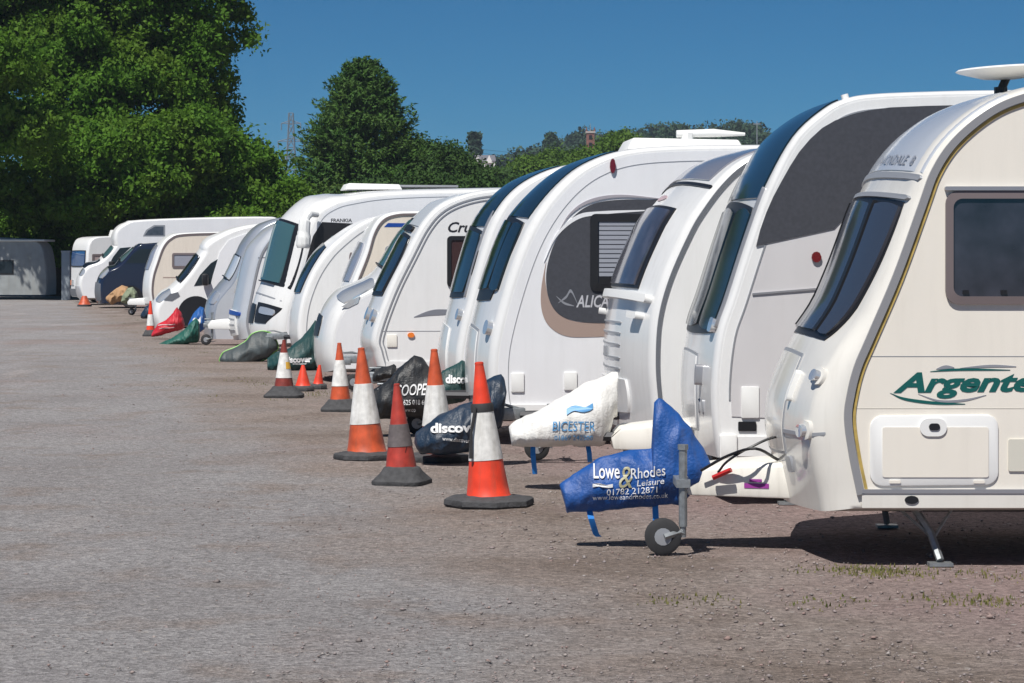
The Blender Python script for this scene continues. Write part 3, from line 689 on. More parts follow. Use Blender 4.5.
# 7 ---- white cab with chrome headlamp (van based camper)
def van_front(v, ws0, ws1, hl, mw=GLASS, yy=(.14, 1.9), hlx=None, bumper=None, mirror=None):
    W = v.W
    v.patch('windscreen_surround', ws0, ws1, .06, W-.06, .006, BLACK, c=.15)
    ws = v.patch('windscreen', ws0-(ws0-ws1)*.05, ws1+(ws0-ws1)*.05, .10, W-.10, .02, mw, c=.15)
    v.patch('wiper', ws0-1, ws0-2.2, .3, W-.4, .05, BLACK, c=.05)
    if hl:
        for y0, y1 in ((.01, .42), (W-.42, W-.01)): v.patch('headlamp', hl[0], hl[1], y0, y1, .02, LAMP, c=.5)
v = Veh('camper_van', 'white cab fronted motorhome with chrome headlamp beside the black window caravan', 'motorhome', GM, 34.6, 335, 5,
        [(338,369),(334,355),(335,335),(342,315),(356,301),(392,281),(410,255),(432,222),(452,205),(490,196),(560,192)],
        W=2.2, L=6.4, Rf=.10, Rr=.05, ry=.3, bulge=.16, body=SHELLW, side=WHITE2)
van_front(v, 280, 226, None, GLASST)
for y0, y1 in ((-.0, .45), (1.75, 2.2)): v.patch('headlamp', 308, 289, max(y0, .02), y1, .02, LAMP, c=.4)
v.panel('headlamp_side', [(341,307),(350,301),(360,296),(358,303),(348,308)], .012, LAMP, smooth=False)
v.patch('front_grille', 340, 322, .5, 1.7, .012, BLACK, c=.3)
v.rect('bumper_line', 337, 353, 400, 353.8, .001, .008, GREY); v.panel('cab_side_window', [(386,284),(406,262),(420,240),(450,240),(450,284)], .01, GLASS, smooth=False)
v.wheel(.95, .33); v.wheel(4.6, .33)

# 8 ---- cream caravan with blue stripe
v = Veh('touring_caravan', 'small cream caravan with short blue stripe near its roof and grey framed window', 'caravan', GC, 37.7, 345, 5,
        [(345,350),(343,335),(345,315),(354,289),(367,256),(374,233),(383,219.5),(397,214),(420,213),(480,211)],
        W=2.1, L=5.6, Rf=.05, Rr=.03, ry=.08, bulge=.13, body=WHITE, side=CREAM2)
v.rail('awning_rail', -.002, -.03, .02, BROWN)
v.panel('blue_stripe', [(384,227),(388,223),(440,223.5),(440,226),(400,227)], .008, BLUES, smooth=False)
v.window(385, 246, 430, 275, r=.05, frame=GREY, glass=GLASSG, fw=.06)
v.patch('front_window', 285, 244, .2, 1.9, .02, GLASSL, c=.2); v.chassis(reach=.5, jx=-.2, jyo=-.34, fair=False); v.wheel(3.0)

# 9 ---- white rounded caravan
v = Veh('touring_caravan', 'plain white caravan with curved front in front of the large motorhome windscreen', 'caravan', GC, 40.6, 302, 5,
        [(304,348),(301,332),(304,305),(314,277),(328,255),(343,240),(360,227),(378,219),(400,216),(450,214)],
        W=2.2, L=6.0, Rf=.05, Rr=.04, ry=.08, bulge=.14, body=WHITE, side=WHITE)
v.rail('side_edge_seam', -.08, -.095, .008, GREY)
v.patch('front_window', 297, 250, .2, 2.0, .02, GLASS, c=.3)
v.panel('marker_lamp', [(351+2*math.cos(a*.6), 259+7*math.sin(a*.6)) for a in range(10)], .03, BROWN)
v.chassis(reach=.5, jx=-.2, jyo=-.34, fair=False); v.wheel(3.3)

# 10 ---- big A-class motorhome
v = Veh('a_class_motorhome', 'large white coach fronted motorhome with tall teal windscreen and hanging mirror', 'motorhome', GM, 43.6, 290, 10,
        [(288,343),(286,328),(290,308),(297,290),(304,262),(311,236),(320,217),(333,207),(352,201),(400,195),(520,192)],
        W=2.3, L=7.8, Rf=.14, Rr=.08, ry=.3, bulge=.40, body=SHELLW, side=WHITE2)
v.patch('windscreen_surround', 292, 229, .02, 2.28, .01, BLACK, c=.1)
v.patch('windscreen', 289, 231, .26, 2.2, .024, GLASST, c=.12)
v.patch('interior_screen', 287, 234, 1.0, 1.25, .029, mat('pale_screen', (.40,.47,.45), .3, coat=.6), c=.1)
v.panel('cab_side_window', [(298,291),(306,261),(313,236),(322,222),(362,224),(358,262),(344,292)], .012, BLACK, smooth=False)
v.panel('side_glass', [(326,262),(331,236),(347,233),(352,250),(345,264)], .018, GLASST, smooth=False)
mr_ = MB().tube(catmull([(.45,-.1,2.42),(.30,-.28,2.42),(.22,-.36,2.3),(.20,-.38,2.05),(.19,-.38,1.85)], 5), [.05]*5+[.07]*5+[.10]*5+[.12]*5+[.10], 10).build('mirror_arm', PLAST, v.root)
v.side_text('FRANKIA', 331, 222, 352, 218.6, BLKT, bold=.02)
v.patch('headlamp_surround', 326, 310, .05, .75, .012, BLACK, c=.12, b0=.3); v.patch('headlamp', 319, 313, .15, .6, .03, LAMP, c=.5)
v.patch('front_grille', 327, 312, .8, 1.6, .012, BLACK, c=.3)
v.patch('bonnet_seam', 305, 304, .1, 2.2, .005, GREY, c=.05)
v.patch('wiper', 292, 290.5, .4, 1.6, .05, BLACK, c=.05)
v.rail('side_edge_seam', -.05, -.06, .008, GREY, i0=28)
v.wheel(1.3, .36); v.wheel(5.6, .36)
a = v.loc(350, 192)
hatch(v, a[0], .7, 1.6, 1.0, .08, PLAST); MB().box(a[0]+.7, a[0]+2.0, .8, 1.6, 2.92, 2.96).box(a[0]+.75, a[0]+1.0, .9, 1.5, 2.75, 2.93).build('solar_panel', GREY, v.root, bevel=.01)

# 11 ---- silver fronted caravan
v = Veh('touring_caravan', 'caravan with silver front shell, vented locker and thin blue stripe', 'caravan', GC, 48.5, 246, 6,
        [(249,338),(246,322),(250,298),(258,262),(266,245),(280,231),(300,223),(340,218),(400,217)],
        W=2.25, L=6.4, Rf=.10, Rr=.04, ry=.2, bulge=.20, body=SILVER, side=WHITE2)
v.patch('front_window', 298, 262, 1.2, 2.0, .02, LAMP, c=.2)
v.rail('awning_rail', -.0, -.04, .02, GREY)
v.patch('gas_locker', 333, 313, .3, 1.5, .03, PLAST, c=.1)
v.patch('blue_stripe', 317, 313.5, .1, 1.6, .04, BLUES, c=.05)
for z in (320, 324, 328): v.patch('locker_vent', z+.8, z, .35, 1.4, .04, GREY, c=.05)
v.rect('panel_seam', 258, 257, 300, 258, .001, .008, GREY)
v.chassis(reach=.7, jx=-.55, fairm=PLAST, jyo=.1); v.wheel(3.4)

# 12 ---- silver van based motorhome
v = Veh('camper_van', 'dark silver cab motorhome with bright windscreen and black wing mirror', 'motorhome', GM, 53.3, 215, 6,
        [(216,341),(214,325),(217,305),(226,292),(234,282),(246,257),(254,240),(264,229),(282,221),(310,217),(360,215)],
        W=2.2, L=6.6, Rf=.09, Rr=.05, ry=.25, bulge=.15, body=SILVERD, side=SILVER)
van_front(v, 284, 258, (306, 296), mat('pale_silver_windscreen', (.70,.75,.80), .25, metal=.2, coat=1))  # windscreen given a pale silver base colour
MB().box(.55, .85, -.30, -.04, 1.12, 1.28).build('wing_mirror', BLACK, v.root, bevel=.04)
v.wheel(.95, .33); v.wheel(4.6, .33)

# 13 ---- white coachbuilt van
v = Veh('camper_van', 'white van based motorhome with dark wheel arch, nose above the red hitch cover', 'motorhome', GM, 61, 160, 5,
        [(162,326),(159,314),(164,302),(182,288),(206,256),(209,247),(220,239),(240,230),(270,225),(340,222)],
        W=2.2, L=6.8, Rf=.10, Rr=.05, ry=.25, bulge=.17, body=WHITE, side=WHITE)
van_front(v, 287, 259, (305, 295))
v.panel('cab_side_window', [(194,286),(200,275),(211,263),(218,259),(214,284)], .012, GLASS, smooth=False)
v.panel('body_panel', [(207,322),(207,300),(213,275),(220,252),(229,240),(245,234),(300,230),(300,322)], .03, WHITE2, smooth=False)
MB().box(1.0, 1.15, -.28, -.03, 1.02, 1.3).build('wing_mirror', BLACK, v.root, bevel=.04)
v.panel('headlamp_side', [(164,300),(170,294),(178,292),(180,296),(172,301)], .014, GREYP, smooth=False)
v.wheel(.85, .34); v.wheel(5.0, .34)

# 14 ---- old cream caravan
v = Veh('touring_caravan', 'old pale cream caravan with lilac side window beside the dark blue van', 'caravan', GC, 73.5, 152, 8,
        [(153,303),(151.5,290),(153,276),(157,263),(163,247),(171,238),(184,234),(230,232.5),(300,231)],
        W=2.1, L=5.8, Rf=.06, Rr=.03, ry=.12, bulge=.20, body=WHITE, side=CREAM2)
v.rail('awning_rail', 0, -.05, .02, BROWN)
v.window(172, 253, 206, 268, r=.06, frame=BROWN, glass=GLASSL, fw=.06)
v.patch('front_window', 272, 247, .3, 1.8, .02, GLASSL, c=.3)
v.rect('pinstripe', 163, 277, 195, 278, .001, .008, TAUPE); v.chassis(reach=.6, jx=-.4, fairm=PLAST, jyo=-.3); v.wheel(3.0)

# 15 ---- navy van
v = Veh('panel_van', 'dark navy van with bright headlamps between the white motorhome and the cream caravan', 'van', GM, 85.3, 103, 8,
        [(104,303),(102,292),(104,280),(111,272),(122,266),(138,248),(149,245),(190,243),(240,242)],
        W=2.0, L=5.2, Rf=.09, Rr=.05, ry=.22, bulge=.15, body=NAVYP, side=NAVYP)
van_front(v, 265, 250, None, mat('reflection_blue_screen', (.10,.17,.19), .1, coat=1))  # blue-grey base colour stands in for reflections on the windscreen
for y0, y1 in ((.02, .5), (1.5, 1.98)): v.patch('headlamp', 280, 272, y0, y1, .03, LAMP, c=.5)
v.patch('front_bumper', 300, 284, .03, 1.97, .03, GREYP, c=.1)
v.panel('cab_side_window', [(126,263),(132,255),(140,249),(152,249),(152,263)], .012, GLASS, smooth=False)
v.wheel(.9, .33); v.wheel(4.0, .33)

# 16 ---- overcab motorhome
v = Veh('coachbuilt_motorhome', 'white and silver motorhome with overcab bulge and dark bonnet at the far end', 'motorhome', GM, 90.5, 83, 8,
        [(85,298),(82,288),(83,278),(90,268),(104,262),(117,248),(117.5,244),(117,238),(119,231),(127,225),(140,221.5),(200,219),(256,218)],
        W=2.2, L=7.0, Rf=.09, Rr=.05, ry=.22, bulge=.15, body=WHITE, side=WHITE2)
van_front(v, 261, 249, (277, 271), GLASST)
v.patch('bonnet', 271, 263, .1, 2.1, .02, NAVYP, c=.3); v.patch('front_bumper', 296, 286, .03, 2.17, .03, SILVER, c=.1)
v.panel('cab_side_window', [(108,267),(113,257),(120,248),(131,247),(131,266)], .012, GLASS, smooth=False)
v.panel('overcab_window', [(143,236),(146,230),(154,225),(165,225),(165,236)], .014, GREY, smooth=False); v.panel('overcab_pane', [(145,235),(148,230.5),(155,226.5),(163.5,226.5),(163.5,235)], .02, GLASSG, smooth=False)
MB().box(.9, 1.1, -.28, -.03, 1.3, 1.55).build('wing_mirror', BLACK, v.root, bevel=.04)
v.wheel(.9, .34); v.wheel(5.2, .34)
MB().box(3.4, 5.4, .5, .6, 2.98, 3.04).box(3.4, 5.4, 1.6, 1.7, 2.98, 3.04).box(3.5, 3.6, .5, 1.7, 2.9, 2.99).box(5.1, 5.2, .5, 1.7, 2.9, 2.99).build('roof_rack', PLAST, v.root)

# 17 ---- small boxy white van at an angle
v = Veh('camper_van', 'boxy white camper with blue windscreen and orange indicators, farthest vehicle in the row', 'motorhome', GM, 95, 88, 28,
        [(89,297),(88,290),(88,282),(88.3,268),(89,252),(91,243),(96,238.5),(110,237),(150,236)],
        W=1.9, L=4.8, Rf=.06, Rr=.03, ry=.2, bulge=.03, body=WHITE, side=WHITE)
v.patch('windscreen_surround', 267, 250.5, .15, 1.75, .02, BLACK, c=.1); v.patch('windscreen', 266, 251.5, .2, 1.7, .03, mat('reflection_blue_glass', (.01,.07,.22), .1, coat=1), c=.1)  # reflected blue is painted into the windscreen's base colour
v.window(92, 254, 107, 267, r=.04, frame=BROWN, glass=mat('pink_beige_curtain', (.42,.33,.31), .6), fw=.08)
for y0, y1 in ((.05, .25), (1.65, 1.85)): v.patch('indicator', 285.5, 280.5, y0, y1, .03, ORANGE, c=.2)
for y0, y1 in ((.27, .55), (1.35, 1.63)): v.patch('headlamp', 285.5, 280, y0, y1, .03, LAMP, c=.2)
v.patch('front_bumper', 296, 289, .02, 1.88, .05, GREYP, c=.1)
v.wheel(.9, .31); v.wheel(3.6, .31); hatch(v, 1.2, .6, 1.2, .6, .2)

# 18 ---- caravan in the tree's shade, end of the yard
v = Veh('static_caravan', 'weathered white caravan, colour darkened for dappled tree shade, at the far left', 'caravan', None, 104, 56, 180, [(56,294),(56.5,285),(56,270),(54,255),(51,246),(45,242.5),(36,241.5),(0,240)],
        W=2.2, L=6.6, Rf=.05, Rr=.12, ry=.15, bulge=.03, body=mat('shade_greyed_white', (.32,.34,.34), .6, var=.15, dirt=.4), side=None)  # white body coloured grey to carry the tree's shade
# its visible side faces the camera after the half turn: windows go on the far face of the local frame
yy = v.W
fr = MB().box(3.1-2.0, 3.1-.2, yy-.004, yy+.02, .98, 1.52)
fr = MB().box(1.25, 2.35, yy-.004, yy+.02, 1.0, 1.58).build('side_window', RUBBER, v.root, bevel=.008); MB().box(1.3, 2.3, yy+.01, yy+.026, 1.05, 1.53).build('pane', GLASS, fr)
v.root.location = (wx(55, 104), 104, 0); v.wheel(3.4, .3)
MB().box(-.0, 6.5, -.02, yy+.09, 2.32, 2.40).build('roof_gutter', mat('sunlit_gutter', (.70,.70,.66), .6), v.root, bevel=.02)  # pale tone carries the sunlight on the roof edge

#@@COVERS
# ------------------------------------------------------------------ hitch covers
def interp(pts, x):
    if x <= pts[0][0]: return pts[0][1]
    for a, b in zip(pts, pts[1:]):
        if x <= b[0]: return a[1]+(b[1]-a[1])*(x-a[0])/max(b[0]-a[0], 1e-6)
    return pts[-1][1]
def cover(name, label, d, top, bot, thick, m, texts=(), straps=(), strapm=None, wr=1.0, group='covers over the caravan hitches', piping=None, seed=0, endt=.5):
    x0, x1 = top[0][0], top[-1][0]; X0 = wx((x0+x1)/2, d)
    o0 = Vector((X0, d, 0)); n, mr = 110, 48
    T = [(wx(a, d)-X0, wz(b, d)) for a, b in top]; B = [(wx(a, d)-X0, wz(b, d)) for a, b in bot]
    xa, xb = T[0][0], T[-1][0]; pkx, pkz = max(T, key=lambda p: p[1]); mnz = lambda x: -9
    T = [(x, z) for x, z in T]
    def wrk(x, z):
        p = Vector((x*3.4+z*2.2+seed*7, z*5.5-x*2.4, seed*3.3)); q = Vector((x*11+z*8+seed, z*15-x*5, seed))
        r1 = 1-abs(noise.noise(p))*2.2
        ang = math.atan2(x-pkx, pkz+.12-z); dist = math.hypot(x-pkx, pkz-z)
        fl = (1-abs(math.sin(ang*4.5+seed+noise.noise(p*.7)*2.0)))**1.5*.030*min(1, dist*4)*wr
        if z < mnz(x)+.5: r1 += 0
        return fl+wr*(.030*(r1-.5)+.010*(1-2*abs(noise.noise(q)))+.003*noise.noise(q*3))
    def th(x):
        s = (x-xa)/(xb-xa); return thick*(.45+.55*min(1, s*4))*(1 if s < .85 else 1-(1-endt)*(s-.85)/.15)
    def ys(x, z):
        a, b = interp(T, x), interp(B, x); mid, half = (a+b)/2, max((a-b)/2, .005)
        h = max(-1, min(1, (z-mid)/half)); return th(x)*max(0, 1-abs(h)**3)**.5*(1-.45*max(h, 0))*min(1, half/.08)+wrk(x, z)*min(1, (1-abs(h))*5+.15)
    vs = []
    for i in range(n+1):
        x = xa+(xb-xa)*i/n; a, b = interp(T, x)+.012*noise.noise(Vector((x*9, seed, 1))), interp(B, x)+.022*noise.noise(Vector((x*11, seed, 5))); mid, half = (a+b)/2, (a-b)/2
        for k in range(mr):
            q = 2*math.pi*k/mr; z = mid+half*math.copysign(abs(math.sin(q))**.8, math.sin(q)); y = ys(x, z)
            vs.append((x+.01*noise.noise(Vector((z*9, seed, i*.2))), (-y if math.cos(q) > 0 else y) if abs(math.cos(q)) > 1e-6 else 0, z))
    fs = [(i*mr+k, i*mr+(k+1) % mr, (i+1)*mr+(k+1) % mr, (i+1)*mr+k) for i in range(n) for k in range(mr)]
    fs += [tuple(range(mr)), tuple(n*mr+k for k in range(mr))]
    mb = MB().add(vs, fs); o = mb.build(name, m, None, angle=70); o.location = o0; tag(o, label, 'hitch cover' if name == 'hitch_cover' else name, group)
    for body, tx0, ty1, tx1, ty0, tm, sh, bo, sl in texts:
        ax, bx = wx(tx0, d)-X0, wx(tx1, d)-X0; az, bz = wz(ty1, d), wz(ty0, d)
        def fn(u, vv):
            x = ax+(bx-ax)*u; z = az+(bz-az)*vv+sl*(bx-ax)*u; return (x, -max(ys(x+i_*.012, z+j_*.012) for i_ in (-1, 0, 1) for j_ in (-1, 0, 1))-.004, z)
        letters(body, fn, tm, o, 'lettering', sh, bo)
    for pts in straps:
        P = [(wx(a, d)-X0, wz(b, d)) for a, b in pts]
        sb = MB(); hw = .018; vv = []
        for i, (x, z) in enumerate(P):
            yv = -.02-.03*math.sin(i*1.7); vv += [(x-hw, yv, z), (x+hw, yv+.006, z), (x-hw, yv+.004, z), (x+hw, yv+.01, z)]
        ff = []
        for i in range(len(P)-1):
            k = 4*i; ff += [(k, k+1, k+5, k+4), (k+2, k+6, k+7, k+3), (k, k+4, k+6, k+2), (k+1, k+3, k+7, k+5)]
        sb.add(vv, ff).build('strap', strapm or MATS['blue_webbing'], o)
    if piping:
        P = [(x, 0, z) for x, z in T]+[(x, 0, z) for x, z in reversed(B)]
        P = [tuple(p) for p in catmull(P+[P[0]], 4)]
        MB().tube([(x, -.004, z) for x, _, z in P], .014, 6).build('piping', piping, o)
    return o
BW = mat('blue_webbing', (.01,.20,.62), .6)
def fabric(name, col, rough=.42): return mat(name, col, rough+.12, var=.18, vscale=5, bump=.3, bscale=60, dirt=.25, dirtcol=(.2,.17,.14))
FB = fabric('blue_vinyl', (.006,.075,.30)); FN = fabric('navy_vinyl', (.008,.026,.055), .35); FW = fabric('off_white_vinyl', (.74,.73,.70), .5); FK = fabric('black_vinyl', (.012,.014,.017), .38)
FG = fabric('dark_green_vinyl', (.008,.05,.05)); FGY = fabric('grey_vinyl', (.06,.075,.08)); FR = fabric('red_vinyl', (.55,.015,.03)); FGN = fabric('bottle_green_vinyl', (.01,.10,.075)); FT = fabric('tan_canvas', (.42,.25,.13), .8); FSG = fabric('sage_canvas', (.22,.26,.17), .8)
LIME = mat('lime_piping', (.22,.50,.12), .5); LB = mat('light_blue_print', (.10,.32,.60), .5); YG = mat('yellow_green_print', (.55,.6,.08), .5)
bc = cover('hitch_cover', 'bright blue hitch cover with white phone number and blue straps, nearest to the viewer', 15.02,
      [(560,484),(566,479),(600,457),(630,450),(652,448),(654,403),(658,398),(664,400),(678,412),(692,430),(704,450),(713,468)],
      [(560,486),(566,512),(600,511),(640,507),(652,507),(672,504),(680,506),(690,494),(702,486),(713,476)], .11, FB,
      [('Lowe', 593, 476.5, 619, 462.5, WHT, 0, .01, 0), ('&', 618, 486, 632, 465, mat('gold_print', (.35,.33,.2), .5), .2, 0, 0), ('Rhodes', 630, 477.5, 664, 467, WHT, 0, .005, .12), ('Leisure', 636, 484.5, 663, 478.5, WHT, .1, .005, .1),
       ('01782 212871', 606, 493.5, 656, 487.5, WHT, 0, 0, .06), ('www.loweandrhodes.co.uk', 592, 498.5, 667, 493.5, WHT, 0, 0, .03), ('~', 592, 486, 612, 480, WHT, 0, .08, -.1)],
      straps=[[(589,508),(591,518),(596,534),(599,537)],[(655,504),(656,530),(658,548),(660,562)]], strapm=BW, seed=1, wr=.7)
cover('hitch_cover', 'off-white hitch cover with pale blue printing on the second caravan', 18.68,
      [(509,427),(516,420),(535,412),(560,398),(580,386),(600,377),(612,372),(620,373),(622,385),(619,410),(617,420)],
      [(509,431),(512,446),(540,447),(570,446),(603,446),(608,438),(612,425),(614,418),(616,416),(618,416),(619,421)], .2, FW,
      [('BICESTER', 552, 429, 594, 419.5, LB, .1, .005, 0), ('01869 242500', 554, 438.5, 592, 433.5, LB, 0, .01, 0), ('~', 566, 417, 592, 404, LB, 0, .04, .1)],
      straps=[[(533,446),(533,455),(535,474)],[(588,446),(589,452),(590,462)]], seed=4, wr=.6)
cover('hitch_cover', 'navy hitch cover with white discover lettering behind the nearest bright cone', 20.95,
      [(414,440),(416,432),(440,415),(462,404),(476,401),(486,380),(494,376),(501,374),(505,378),(506,392)],
      [(414,444),(420,453),(440,455),(470,452),(486,448),(492,432),(498,428),(502,424),(505,410),(506,396)], .19, FN,
      [('discover', 431, 431, 485, 422, WHT, 0, .04, .03), ('www.discover', 443, 438.5, 470, 434.5, WHT, 0, .01, -.10)], seed=2)
cover('hitch_cover', 'black hitch cover with white and red COOPER lettering, dipping to a point', 24.2,
      [(362,404),(366,395),(390,378),(402,365),(414,355),(422,358),(432,370),(441,384),(446,396)],
      [(362,408),(368,418),(390,419),(410,417),(425,418),(435,416),(441,408),(444,402),(446,399)], .18, FK,
      [('COOPER', 396, 395, 432, 384, WHT, .25, .01, .05), ('01625 018 600', 399, 404, 430, 399, WHT, 0, .01, .03), ('www.co', 402, 411, 416, 408, WHT, 0, .0, 0)], seed=5)
cover('hitch_cover', 'dark green hitch cover with white lettering peeping between the two tall cones', 25.0,
      [(437,378),(442,371),(456,364),(462,360),(466,362)], [(437,402),(442,404),(456,404),(462,402),(466,398)], .15, FG,
      [('disco', 446, 382, 466, 374, WHT, 0, .04, 0)], seed=8)
cover('hitch_cover', 'small shiny black hitch cover low beside the orange marker lamp caravan', 27.7,
      [(370,371),(376,367),(386,366),(394,364),(396,366)], [(370,377),(374,384),(384,380),(392,378),(396,376)], .14, FK, seed=9)
cover('hitch_cover', 'dark green hitch cover rising to a peak behind the yellow patched cone', 38.75,
      [(268,358),(276,352),(288,349),(300,339),(310,328),(315,320),(320,326),(325,340),(326,356)],
      [(268,370),(276,374),(290,374),(305,373),(314,372),(317,368),(320,362),(324,360),(326,358)], .25, FG,
      [('Discover', 284, 362, 313, 356, WHT, 0, .05, .03), ('www.discover', 294, 363.8, 308, 362, WHT, 0, .02, .0)], seed=3)
cover('hitch_cover', 'grey bone-shaped hitch cover edged with lime green piping', 41.7,
      [(220,358),(224,352),(236,347),(246,341),(252,334),(262,331),(272,334),(277,342),(278,346)],
      [(220,361),(226,368),(236,369),(246,366),(258,362),(268,358),(274,352),(277,350),(278,348)], .22, FGY, piping=LIME, wr=.5, seed=6)
cover('hitch_cover', 'bottle green hitch cover with a drooping square end beside the red one', 49.9,
      [(158,344),(172,338),(184,330),(192,321),(196,318),(199,322)], [(158,350),(172,347),(184,345),(192,343),(196,343),(199,341)], .22, FGN, seed=7, wr=1.4)
cover('hitch_cover', 'red hitch cover with faint white printing below the white motorhome cab', 53.0,
      [(152,333),(158,324),(166,320),(172,314),(177,307),(181,312),(184,322)], [(152,337),(158,336),(166,334),(172,332),(177,331),(181,330),(184,328)], .22, FR,
      [('~', 159, 326, 177, 324.4, WHT, .1, .02, .05), ('~', 161, 329, 176, 327.6, WHT, .1, .02, .05)], seed=10)
cover('hitch_cover', 'blue and white hitch cover tucked behind the bottle green one', 51.5,
      [(188,325),(193,314),(200,306),(204,308),(206,318)], [(188,330),(193,331),(200,332),(204,330),(206,326)], .2, mat('blue_white_vinyl', (.02,.10,.32), .45),
      [('~', 194, 328, 202, 316, WHT, 0, .06, 0)], seed=11)
cover('hitch_cover', 'small dark blue hitch cover at the foot of the cream caravan', 67.0,
      [(141,314),(146,306),(154,303),(162,304)], [(141,318),(146,319),(154,318),(162,316)], .2, FN, seed=12)
cover('tarpaulin', 'crumpled tan tarpaulin lying beside the dark blue van', 83.0,
      [(106,297),(114,290),(122,285),(128,287),(130,292)], [(106,300),(112,305),(116,303),(124,300),(130,297)], .3, FT, group='crumpled tarpaulins at the far end', seed=13, wr=2)
cover('tarpaulin', 'crumpled sage green tarpaulin against the cream caravan hitch', 82.0,
      [(122,296),(128,288),(133,287),(137,292),(138,298)], [(122,303),(128,304),(133,304),(137,304),(138,301)], .3, FSG, group='crumpled tarpaulins at the far end', seed=14, wr=2)
for o_ in bpy.data.objects:
    if o_.name.startswith('tarpaulin'): o_['category'] = 'tarpaulin'

# ------------------------------------------------------------------ cones
def conem(name, col, fade=.25): return mat(name, col, .5, var=fade+.12, vscale=9, dirt=.6, dirtcol=(.18,.09,.06))
CO = conem('bright_orange_red_plastic', (.80,.055,.02), .08); CO2 = conem('worn_orange_plastic', (.55,.09,.03)); CO3 = conem('faded_red_plastic', (.42,.045,.03), .35)
SLW = mat('white_sleeve', (.76,.75,.72), .45, var=.25, vscale=14, dirt=.6); SLG = mat('scuffed_grey_sleeve', (.13,.11,.11), .7, var=.3, vscale=20); CB = mat('recycled_black_base', (.06,.06,.063), .85, var=.3, vscale=20, bump=.4)
def cone(label, px, py, H, lean, body, sleeve, bw=.31, rb=.15, baset=.055, band=(.32, .68), nb=8, rot=22, extra=None, d=None, name='traffic_cone', sloped=False, top=1.0):
    d = d or F*CH/(py-HZ); root = empty(name, (wx(px, d), d, 0), R_(rot)); tag(root, label, 'traffic cone', 'traffic cones along the hitches')
    T = Matrix.Rotation(R_(lean), 4, Vector((math.sin(R_(rot)), math.cos(R_(rot)), 0)))
    def rad(t): return rb*(1-t)+.028*H*t
    pr = [(rad(k/10), baset+(H-baset)*k/10) for k in range(11) if k/10 <= top]
    pr = [(pr[0][0]+.012, pr[0][1]), (pr[0][0], pr[0][1]+.015)]+pr[1:]
    if top >= 1: pr += [(rad(1)*1.15, H*.985), (rad(1)*1.1, H), (rad(1)*.7, H+.004), (rad(1)*.65, H-.02)]
    MB().lathe(pr, T, 28).build('cone_body', body, root)
    if sleeve:
        z0, z1 = H*band[0], H*band[1]; f = lambda z: rad((z-baset)/(H-baset))+.004
        MB().lathe([(f(z0)-.006, z0-.001), (f(z0), z0), (f((z0+z1)/2), (z0+z1)/2), (f(z1), z1), (f(z1)-.006, z1+.001)], T, 28, cap=False).build('sleeve', sleeve, root)
    if sloped: bp = [(bw*.98, 0), (bw, .03), (bw*.93, .045), (rb+.03, .11), (rb+.005, .135)]
    else: bp = [(bw*.97, 0), (bw, .012), (bw*.985, baset*.8), (bw*.93, baset), (rb+.02, baset*1.12), (rb, baset*1.25)]
    if sloped: bp = [(bw*.98, 0), (bw, .012), (bw, .03), (bw*.94, .042), (rb+.035, .10), (rb+.012, .125), (rb-.01, .135)]
    else: bp = [(bw*.97, 0), (bw, .012), (bw*.985, baset*.8), (bw*.93, baset), (rb+.03, baset*1.08), (rb+.012, baset*1.25), (rb-.01, baset*1.3)]
    n_ = 48; vs = []
    for i, (rr_, z_) in enumerate(bp):
        sq = max(0, min(1, (rr_-rb-.012)/(bw*.9-rb-.012)))
        for q in range(n_):
            a_ = q*2*math.pi/n_; st = 2*math.pi/nb; am = (a_ % st)-st/2; poly_ = math.cos(st/2)/math.cos(am); 
            k_ = (poly_/math.cos(st/2)*(.80 if nb == 4 else .94))*sq+(1-sq); k_ = min(k_, 1.0+.02*sq) if sq > 0 else k_
            vs.append((rr_*k_*math.cos(a_), rr_*k_*math.sin(a_), z_+.006*noise.noise(Vector((a_*2, rr_*5, px)))*(z_ > 0)))
    fs = [(i*n_+q, i*n_+(q+1) % n_, (i+1)*n_+(q+1) % n_, (i+1)*n_+q) for i in range(len(bp)-1) for q in range(n_)]+[tuple(reversed(range(n_))), tuple((len(bp)-1)*n_+q for q in range(n_))]
    MB().add(vs, fs).build('base', CB, root, angle=40)
    if extra: extra(root, T, rad, H, baset)
    return root
def strapx(root, T, rad, H, b):
    MB().lathe([(rad((.665*H-b)/(H-b))+.008, .655*H), (rad((.68*H-b)/(H-b))+.01, .70*H), (rad((.71*H-b)/(H-b))+.004, .715*H)], T, 24, cap=False).build('strap', RUBBER, root)
    MB().tube([T @ Vector((-.055, -.06, .69*H)), T @ Vector((-.10, -.075, .52*H)), T @ Vector((-.115, -.08, .34*H))], [.012, .010, .014], 6).build('strap_tail', RUBBER, root)
cone('bright new tall cone with black strap round its white sleeve, nearest of all the cones', 489, 505, .98, -4, CO, SLW, extra=strapx, rot=10)
def lett(root, T, rad, H, b):
    for ch, z, a in (('L', .36, 4.4), ('7', .24, 4.55)):
        def fn(u, v_): 
            zz = z+v_*.055; aa = a+u*.35; r = rad((zz-b)/(H-b))+.002; return T @ Vector((r*math.cos(aa), r*math.sin(aa), zz))
        letters(ch, fn, mat('marker_scrawl', (.08,.01,.01), .6), root, 'scrawl')
cone('short faded red cone with scuffed grey band, in front of the black hitch cover', 402, 484, .75, -3, CO3, SLG, bw=.24, rb=.125, band=(.38, .60), nb=4, rot=30, extra=lett, baset=.07, sloped=True)
cone('tall orange cone with dirty white sleeve half hidden by the black hitch cover', 367, 459, .935, -3, CO2, SLW, bw=.28, rb=.165, nb=8, rot=5)
cone('tall worn orange cone standing behind the navy hitch cover', 438, 461, .93, -2, CO2, SLW, bw=.28, rb=.155, nb=8, rot=0, d=21.35)
